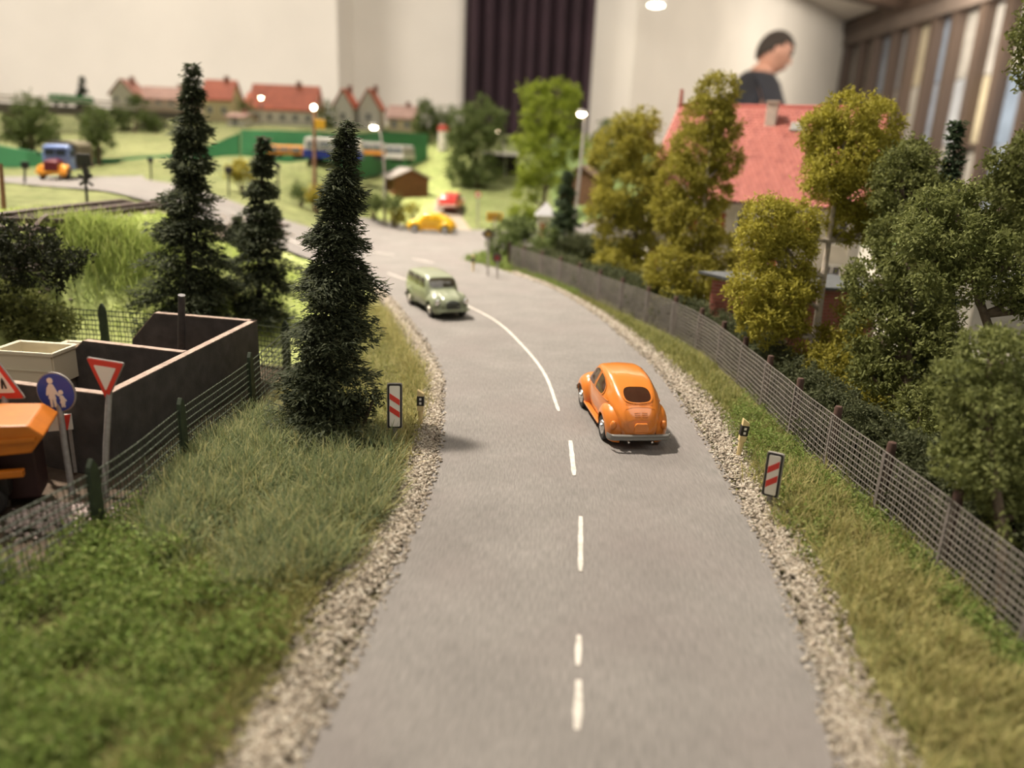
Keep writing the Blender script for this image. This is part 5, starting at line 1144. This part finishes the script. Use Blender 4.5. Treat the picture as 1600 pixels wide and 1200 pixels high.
ftree('small round dark tree on the hill slope', ground_at(243, 208, 88), [(243, 190, 10), (247, 200, 10)], 'fargreen', 88, 'hill_tree')
b = ground_at(129, 160, 118); spruce('far_spruce', 'distant pointed green conifer above the viaduct', b, at(128, 120, 118), 1.6, 60, 40, LEAF['needle_mid'], 3, .5, .2)
ftree('small dark tree above the long red town roof', ground_at(420, 170, 125), [(420, 152, 8), (418, 160, 8)], 'fargreen', 125, 'town_tree')
ftree('narrow green town tree beside the gabled houses', ground_at(512, 200, 108), [(512, 168, 9), (510, 182, 10), (514, 192, 9)], 'fargreen', 108, 'town_tree')
ftree('pale green town tree left of the long red roof', ground_at(378, 198, 108), [(384, 168, 10), (380, 185, 10)], 'fargreen', 108, 'town_tree')
ftree('grey-green town tree behind the yellow house', ground_at(330, 160, 130), [(328, 142, 8), (334, 150, 8)], 'fargreen', 130, 'town_tree')
# ---------------------------------------------------------------- viaduct, town, boards, huts
m_conc = mat('viaduct_concrete', (.40, .36, .31), .85, var=.1, scale=.6); m_vd = mat('viaduct_dark', (.10, .085, .075), .8)
va = at(-60, 158, 74); vb = at(290, 176, 100); dirv = (vb-va); L_v = dirv.length; dirv.normalize()
t = thing('viaduct', 'grey concrete viaduct with railings on the left', 'bridge', (va.x, va.y, hz(va.x, va.y))); o0 = t.location
side = Vector((-dirv.y, dirv.x, 0)).normalized(); rot = Matrix((Vector((dirv.x, dirv.y, 0)).normalized(), side, Vector((0, 0, 1)))).transposed(); mid = (va+vb)/2-o0
MB().prism([tuple(va-o0-side*1.6-Vector((0, 0, .9))), tuple(va-o0+side*1.6-Vector((0, 0, .9))), tuple(va-o0+side*1.6), tuple(va-o0-side*1.6)], tuple(vb-va)).obj('deck', m_vd, t)
for s in (-1, 1):
    for z in (.35, .75): MB().tube([tuple(va-o0+side*1.5*s+Vector((0, 0, z))), tuple(vb-o0+side*1.5*s+Vector((0, 0, z)))], .07, 5).obj('railing', m_conc, t)
for k, px in enumerate((8, 118, 225)):
    f = (px+60)/350; q = va.lerp(vb, f); zg = hz(q.x, q.y)
    MB().box(Vector((q.x, q.y, (q.z-.9+zg)/2-.1))-o0, (1.6, 2.8, q.z-.9-zg+.2), rot).obj('pier', m_conc, t, bevel=.05)
q = at(95, 152, 80)-Vector((0, 0, 0)); f = .42; q = va.lerp(vb, f)
tt = thing('railway_wagon', 'green railway wagon standing on the viaduct', 'wagon', (q.x, q.y, q.z+.02), math.atan2(dirv.y, dirv.x))
MB().box((0, 0, .75), (4.2, 1.8, .8)).obj('body', mat('wagon_green', (.03, .22, .06), .5), tt, bevel=.05)
for x in (-1.4, 1.4):
    for y in (-.7, .7): MB().lathe([(.3, -.06), (.3, .06)], 14, (x, y, .3), 'Y').obj('wheel', m_blk, tt)
MB().box((0, 0, .33), (4.4, 1.4, .12)).obj('frame', m_blk, tt)
m_walls = {'white': mat('town_white', (.72, .68, .62), .8), 'cream': mat('town_cream', (.70, .60, .38), .8), 'pink': mat('town_pink', (.62, .46, .38), .8)}
m_roofs = {'red': mat('town_roof_red', (.50, .13, .07), .7, var=.15, scale=1), 'brown': mat('town_roof_brown', (.36, .17, .13), .7, var=.15, scale=1), 'pink': mat('town_roof_pink', (.46, .28, .23), .7, var=.15, scale=1)}
def town_house(label, px, py, d, wpx, wall_h, roof_h, wl_, rf_, gable_front=False, dep=5., rz=0.):
    b = ground_at(px, py, d); zb = at(px, py, d).z; w_ = wpx*d/F; lift = max(0, zb-b.z)
    t = thing('town_house', label, 'house', b, rz); hb = wall_h+lift; mw, mr_ = m_walls[wl_], m_roofs[rf_]; a = w_/2
    if not gable_front:
        MB().prism([(-a, 0, -.2), (a, 0, -.2), (a, dep, -.2), (-a, dep, -.2)], (0, 0, hb+.2)).obj('wall', mw, t)
        for y0, y1 in ((-.3, dep/2), (dep+.3, dep/2)):
            MB().prism([(-a-.3, y0, hb-.1), (a+.3, y0, hb-.1), (a+.3, y1, hb+roof_h), (-a-.3, y1, hb+roof_h)], (0, 0, .22)).obj('roof_slope', mr_, t)
        for x in (-a, a-.15): MB().prism([(x, 0, hb), (x, dep, hb), (x, dep/2, hb+roof_h)], (.15, 0, 0)).obj('gable', mw, t)
    else:
        MB().prism([(-a, 0, -.2), (a, 0, -.2), (a, 0, hb), (0, 0, hb+roof_h), (-a, 0, hb)], (0, dep, 0)).obj('wall', mw, t)
        for s in (-1, 1): MB().prism([(s*(a+.3), -.3, hb-.25), (0, -.3, hb+roof_h), (0, dep+.3, hb+roof_h), (s*(a+.3), dep+.3, hb-.25)], (0, 0, .24)).obj('roof_slope', mr_, t)
    n = max(1, int(w_/1.8))
    for k in range(n): window_part(t, (-a+w_*(k+.5)/n, -.01, lift+wall_h*.5), (1, 0, 0), (0, -1, 0), .7, .95)
    MB().box((a*.4, dep*.5, hb+roof_h+.2), (.6, .6, 1.1)).obj('chimney', m_roofs['brown'], t)
town_house('long white house with an orange-red roof in the middle of the town', 442, 195, 112, 100, 2.0, 3.4, 'white', 'red')
town_house('cream house with an orange roof right of the tall spruce', 340, 188, 114, 44, 2.8, 2.8, 'cream', 'red')
town_house('white gabled house with a brown-red roof on the far left of the town', 192, 165, 128, 36, 1.8, 2.2, 'white', 'brown', True)
town_house('long low pinkish house behind the tall spruce', 258, 166, 130, 80, 1.0, 2.0, 'pink', 'pink')
town_house('white gabled house with a red roof left of the front spruce tip', 536, 195, 112, 30, 2.4, 2.4, 'white', 'red', True)
town_house('white gabled house with a red roof right of the front spruce tip', 576, 196, 114, 32, 2.4, 2.6, 'white', 'red', True)
town_house('small pinkish house at the right end of the town', 626, 203, 116, 40, 1.6, 1.8, 'cream', 'pink')
town_house('tiny red-roofed house between the yellow house and the long roof', 396, 175, 135, 24, 1.4, 1.8, 'white', 'red')
town_house('low white building below the cream house', 368, 196, 104, 26, 1.0, .5, 'white', 'pink')
# green painted boards edging the raised town
m_gb = mat('green_board', (.035, .20, .075), .6, var=.08, scale=.8)
def board(label, pts):
    base = at(pts[0][0], pts[0][2], pts[0][3]); t0 = Vector((base.x, base.y, hz(base.x, base.y))); mb = MB(); rows = []
    for px, yt, yb, d in pts:
        a, b_ = at(px, yt, d), at(px, yb, d); b_.z = min(b_.z, hz(b_.x, b_.y)-.2); rows.append([tuple(b_-t0), tuple(a-t0), tuple(a-t0+Vector((0, .35, 0))), tuple(b_-t0+Vector((0, .35, 0)))])
    o = mb.grid(rows).obj('green_board', m_gb); o.location = t0; tag(o, label, 'board')
board('low green edging board behind the truck', [(-40, 222, 262, 58), (0, 228, 263, 58.5), (40, 235, 263, 59), (75, 240, 263, 60), (130, 248, 262, 60.5), (185, 247, 257, 61)])
board('sloping green edging board between the truck and the tall board', [(186, 247, 256, 62), (265, 241, 250, 63.5), (320, 230, 250, 65), (373, 208, 246, 67)])
board('tall green edging board below the town', [(376, 203, 247, 67), (440, 204, 247, 69), (500, 207, 247, 71), (560, 209, 246, 76), (600, 205, 240, 82), (668, 209, 236, 90)])
# parked vehicles below the board
def bus(label, px, py, d, wpx, hgt_, lower, upper, rz=0.):
    b = ground_at(px, py, d); z = at(px, py, d).z; w_ = wpx*d/F; t = thing('bus', label, 'bus', (b.x, b.y, max(z-.1, b.z)), rz); a = w_/2
    MB().prism([(-a, -1, .35), (a, -1, .35), (a, -1, hgt_*.5), (-a, -1, hgt_*.5)], (0, 2, 0)).obj('lower_body', lower, t, bevel=.08)
    MB().prism([(-a*.98, -.97, hgt_*.5), (a*.98, -.97, hgt_*.5), (a*.92, -.97, hgt_*.95), (a*.8, -.97, hgt_), (-a*.8, -.97, hgt_), (-a*.92, -.97, hgt_*.95)], (0, 1.94, 0)).obj('upper_body', upper, t, bevel=.08)
    n = max(3, int(w_/1.1))
    for k in range(n): MB().box((-a*.88+a*1.76*(k+.5)/n, -1.0, hgt_*.72), (a*1.5/n, .06, hgt_*.26)).obj('window', mat('bus_glass', (.20, .22, .24), .2), t)
    for x in (-a*.65, a*.65):
        for y in (-.85, .85): MB().lathe([(.4, -.12), (.42, 0), (.4, .12)], 16, (x, y, .4), 'Y').obj('wheel', m_tyre, t)
m_bo = mat('bus_orange', (.72, .30, .05), .5); m_bw = mat('bus_white', (.62, .60, .56), .4); m_bb = mat('bus_blue', (.01, .03, .26), .4); m_bs = mat('bus_silver', (.45, .43, .40), .4)
bus('blue and white bus parked below the green board', 522, 256, 62, 88, 1.95, m_bb, m_bw, R(3))
bus('long orange bus behind the left end of the blue and white bus', 450, 246, 66.5, 58, 1.1, m_bo, m_bo)
bus('orange bus behind the right end of the blue and white bus', 575, 246, 73, 52, 1.5, m_bo, m_bs)
bus('pale silver bus parked right of the orange bus', 620, 252, 80, 50, 1.7, m_bw, m_bs, R(-30))
# brown wooden hut
def hut(label, base, w_, dp, hw, hr, rz, wallm, roofm, planks=True):
    t = thing('wooden_hut', label, 'hut', base, rz); a = w_/2
    MB().prism([(-a+.06, .06, -.2), (a-.06, .06, -.2), (a-.06, .06, hw), (0, .06, hw+hr-.05), (-a+.06, .06, hw)], (0, dp-.12, 0)).obj('wall', wallm, t)
    if planks:
        n = 12
        for k in range(n):
            x0, x1 = -a+w_*k/n+.02, -a+w_*(k+1)/n-.02; f = lambda x: hw+hr*(1-abs(x)/a)
            MB().prism([(x0, 0, -.2), (x1, 0, -.2), (x1, 0, f(x1)-.05), (x0, 0, f(x0)-.05)], (0, .08, 0)).obj('plank', wallm, t)
        for k in range(8): MB().prism([(a-.06, dp*k/8+.02, -.2), (a-.06, dp*(k+1)/8-.02, -.2), (a-.06, dp*(k+1)/8-.02, hw), (a-.06, dp*k/8+.02, hw)], (.08, 0, 0)).obj('plank', wallm, t)
    for s in (-1, 1): MB().prism([(s*(a+.35), -.3, hw-.3*hr/a), (0, -.3, hw+hr), (0, dp+.3, hw+hr), (s*(a+.35), dp+.3, hw-.3*hr/a)], (0, 0, .12)).obj('roof_slope', roofm, t)
m_hw = mat('hut_wood', (.17, .075, .03), .8, var=.2, scale=2); m_hr = mat('hut_roof', (.30, .27, .245), .7)
b = ground_at(643, 296, 72); hut('brown wooden hut with a grey roof behind the red car', b, 3.3, 3.6, 1.75, .75, R(24), m_hw, m_hr)
b = ground_at(905, 305, 74); hut('brown wooden hut half hidden behind the street lamp mast', b, 4.2, 3.6, 2.2, 1.4, R(-20), mat('hut_wood_b', (.15, .075, .04), .8, var=.2, scale=2), mat('hut_roof_b', (.16, .10, .07), .8))
# small things among the gardens
b = gz(851, 385, 0); t = thing('kiosk', 'small white kiosk with a grey pyramid roof beside the slim conifer', 'kiosk', at(851, 380, 50)); t.location.z = hz(t.location.x, t.location.y)
kz = at(851, 335, 50).z-t.location.z
MB().box((0, 0, kz*.5), (1.05, 1.0, kz)).obj('wall', m_walls['white'], t); MB().box((-.2, -.52, kz*.45), (.3, .06, kz*.7)).obj('door', mat('kiosk_door', (.5, .2, .12), .5), t)
MB().add([(-.72, -.7, kz), (.72, -.7, kz), (.72, .7, kz), (-.72, .7, kz), (0, 0, kz+.85)], ((3, 2, 1, 0), (0, 1, 4), (1, 2, 4), (2, 3, 4), (3, 0, 4))).obj('roof', mat('kiosk_roof', (.36, .36, .37), .5), t)
b = ground_at(782, 278, 86); t = thing('carport', 'open carport with a pale flat roof between the two garden trees', 'carport', b); zr_ = at(782, 240, 86).z-b.z
MB().box((0, 0, zr_), (4.2, 3, .35)).obj('roof', mat('carport_roof', (.50, .48, .45), .5), t, bevel=.04)
for x in (-1.9, 1.9):
    for y in (-1.3, 1.3): MB().box((x, y, zr_/2), (.2, .2, zr_)).obj('post', m_vd, t)
MB().box((0, 1.3, zr_/2), (3.9, .15, zr_)).obj('rear_wall', mat('carport_shade', (.03, .025, .02), .8), t)  # near-black colour holds the shade inside the open carport
b = ground_at(692, 243, 94); t = thing('advertising_pillar', 'white pillar with a red top beside the broad garden tree', 'pillar', b); zp = at(692, 196, 94).z-b.z
MB().lathe([(.62, 0), (.62, zp*.78)], 18).obj('column', m_walls['white'], t, True); MB().lathe([(.7, zp*.78), (.66, zp*.95), (.2, zp)], 18).obj('red_cap', mat('pillar_red', (.5, .07, .05), .6), t, True)
b = ground_at(494, 290, 58); t = thing('culvert_ring', 'grey concrete ring lying on the grass below the wooden pole', 'concrete ring', (b.x, b.y, b.z), R(25))
MB().lathe([(.48, -.35), (.65, -.35), (.65, .35), (.48, .35)], 24, (0, 0, .62), 'Y').obj('ring', m_conc, t, True); MB().lathe([(.47, -.05), (.47, .05)], 20, (0, 0, .62), 'Y').obj('lid', m_blk, t)
# ---------------------------------------------------------------- layout table
t = thing('layout_table', 'wooden table frame carrying the model landscape', 'table', (-42, 80, FLZ)); m_tb = mat('table_wood', (.35, .24, .13), .6, var=.2, scale=.2)
MB().box((0, .75, -3-FLZ-4), (176, 158, 7.5)).obj('frame', m_tb, t)
for x in (-84, 0, 84):
    for y in (-74, 74): MB().box((x, y, (-3-FLZ-7)/2), (6, 6, -3-FLZ-7)).obj('leg', m_tb, t)
# ---------------------------------------------------------------- the visitor
def skin_mesh(name, pts, edges, mt, parent, root_i=0, sub=2):
    me = bpy.data.meshes.new(name); me.from_pydata([p[:3] for p in pts], edges, []); o = link(name, me, parent, mt)
    md = o.modifiers.new('skin', 'SKIN'); md.use_smooth_shade = True
    for i, p in enumerate(pts):
        v = me.skin_vertices[0].data[i]; v.radius = (p[3], p[4] if len(p) > 4 else p[3]); v.use_root = (i == root_i)
    s_ = o.modifiers.new('sub', 'SUBSURF'); s_.levels = sub; s_.render_levels = sub; return o
def person():
    D = 345; hc = at(1211, 82, D)            # head centre
    t = thing('person', 'person in a dark short shirt leaning forward behind the red roof', 'person', (hc.x-14, hc.y, FLZ)); o0 = Vector((hc.x-14, hc.y, FLZ))
    m_sk = mat('skin', (.56, .29, .20), .6); m_sh = mat('dark_shirt', (.022, .022, .028), .85, var=.2, scale=.1); m_tr = mat('dark_trousers', (.03, .035, .06), .85); m_ha = mat('dark_hair', (.035, .025, .018), .8)
    H = hc-o0                                 # head centre in local space; he looks to +X, back of the head to -X
    neck = H+Vector((-5, 0, -8)); chest = H+Vector((-8.5, 0, -21)); belly = H+Vector((-11, 0, -42)); pel = Vector((H.x-13, 0, H.z-60))
    shL, shR = H+Vector((-8, -16, -17)), H+Vector((-7, 16, -17))
    elL, elR = H+Vector((1, -20, -40)), H+Vector((3, 20, -40)); wrL, wrR = H+Vector((19, -17, -54)), H+Vector((21, 17, -52))
    hpL, hpR = pel+Vector((0, -8, -4)), pel+Vector((0, 8, -4)); knL, knR = Vector((pel.x+2, -9, pel.z*.52)), Vector((pel.x+2, 9, pel.z*.52)); akL, akR = Vector((pel.x-3, -9, 6)), Vector((pel.x-3, 9, 6)); tL, tR = akL+Vector((13, -1, -3.5)), akR+Vector((13, 1, -3.5))
    P = [pel, belly, chest, neck, H+Vector((-1, 0, -5)), shL, elL, wrL, shR, elR, wrR, hpL, knL, akL, tL, hpR, knR, akR, tR]
    rad = [9.5, 9, 9.5, 4.6, 4.8, 4.6, 3.6, 2.6, 4.6, 3.6, 2.6, 8, 5.4, 3.6, 3, 8, 5.4, 3.6, 3]
    E_ = [(0, 1), (1, 2), (2, 3), (3, 4), (2, 5), (5, 6), (6, 7), (2, 8), (8, 9), (9, 10), (0, 11), (11, 12), (12, 13), (13, 14), (0, 15), (15, 16), (16, 17), (17, 18)]
    skin_mesh('body', [(*p, r) for p, r in zip(P, rad)], E_, m_sk, t)
    g = 1.32
    skin_mesh('shirt', [(*p, r*g) for p, r in zip([pel+Vector((0, 0, 4)), belly, chest, neck+Vector((-1.2, 0, -1.5)), shL, shL.lerp(elL, .9), shR, shR.lerp(elR, .9)], [11, 10.5, 11.2, 5.0, 6.4, 5, 6.4, 5])], [(0, 1), (1, 2), (2, 3), (2, 4), (4, 5), (2, 6), (6, 7)], m_sh, t)
    skin_mesh('trousers', [(*p, r*1.12) for p, r in zip([pel+Vector((0, 0, 1)), hpL, knL, akL, hpR, knR, akR], [11.5, 8.6, 6.2, 4.8, 8.6, 6.2, 4.8])], [(0, 1), (1, 2), (2, 3), (0, 4), (4, 5), (5, 6)], m_tr, t)
    # head: skull and jaw, looking down to +X
    Rt = Matrix.Rotation(R(22), 3, 'Y')*.87; hb = MB().ell((0, 0, 0), (8.8, 7.2, 10.2), 28, 20); nv = []
    for v in hb.v:
        x, y, z = v
        if z < 0: k = -z/10.2; x = x*(1-.12*k)+1.8*k*(1 if x > -4 else .2); y *= 1-.26*k
        if x > 4: y *= 1-.05*(x-4)
        if x > 6 and 1 < z < 4: x -= .7
        nv.append(tuple(Rt @ Vector((x, y, z))+H))
    hb.v = nv; hd = hb.obj('head', m_sk, t, True)
    loc = lambda *p: Rt @ Vector(p)+H
    MB().add([loc(7.6, -1.0, 2.2), loc(7.6, 1.0, 2.2), loc(7.4, -1.7, -2.4), loc(7.4, 1.7, -2.4), loc(10.6, 0, -1.7), loc(8.6, 0, 2)], ((0, 5, 4, 2), (5, 1, 3, 4), (2, 4, 3), (0, 1, 5), (0, 2, 3, 1))).obj('nose', m_sk, hd, True)
    for s in (-1, 1):
        MB().ell(tuple(loc(-.6, s*7.0, -.3)), (1.7, .8, 2.6), 12, 8).obj('ear', m_sk, hd, True)
        MB().ell(tuple(loc(7.4, s*3.0, 1.6)), (.7, 1.2, .7), 10, 8).obj('eye', mat('eye_dark', (.05, .035, .03), .3), hd, True)
        MB().tube([loc(7.9, s*1.4, 3.4), loc(7.6, s*3.2, 3.9), loc(6.4, s*4.8, 3.3)], .42, 6).obj('eyebrow', m_ha, hd)
    MB().tube([loc(8.0, -2.1, -5.0), loc(8.6, 0, -4.9), loc(8.0, 2.1, -5.0)], .5, 6).obj('mouth', mat('lips', (.42, .16, .13), .6), hd, True)
    hr = MB().ell((0, 0, 0), (9.6, 7.9, 10.9), 30, 22); keep = []
    vs = hr.v; ok = [(v[2] > 4.6 if v[0] > 2.5 else v[2] > 4.6-1.25*(2.5-v[0])) for v in vs]
    hr.f = [f for f in hr.f if all(ok[i] for i in f)]; hr.v = [tuple(Rt @ Vector(v)+H) for v in vs]
    o = hr.obj('hair', m_ha, t, True); so_ = o.modifiers.new('s', 'SOLIDIFY'); so_.thickness = .8
    # hands: palm and five fingers, resting forward
    for wr, s in ((wrL, -1), (wrR, 1)):
        d_ = Vector((.75, 0, -.65)).normalized(); sd = Vector((0, 1, 0)); pm = wr+d_*5
        pts = [(*wr, 2.5, 2.2), (*pm, 3.4, 1.6)]; ed = [(0, 1)]
        for k, (o_, ln) in enumerate(((-2.4, 5.6), (-.8, 6.6), (.8, 6.2), (2.4, 4.8))):
            b0_ = pm+d_*3+sd*o_; k0 = len(pts); m1 = b0_+d_*ln*.5+Vector((0, 0, -.6)); m2 = m1+(d_+Vector((-.3, 0, -.5))).normalized()*ln*.5
            pts += [(*b0_, .85), (*m1, .8), (*m2, .65)]; ed += [(1, k0), (k0, k0+1), (k0+1, k0+2)]
        k0 = len(pts); th0 = wr+d_*2.4+sd*(-s)*2.6; pts += [(*th0, 1.0), (*(th0+d_*2.6+sd*(-s)*1.6), .9), (*(th0+d_*4.8+sd*(-s)*1.6), .7)]; ed += [(0, k0), (k0, k0+1), (k0+1, k0+2)]
        skin_mesh('hand', pts, ed, m_sk, t, 0, 1)
person()
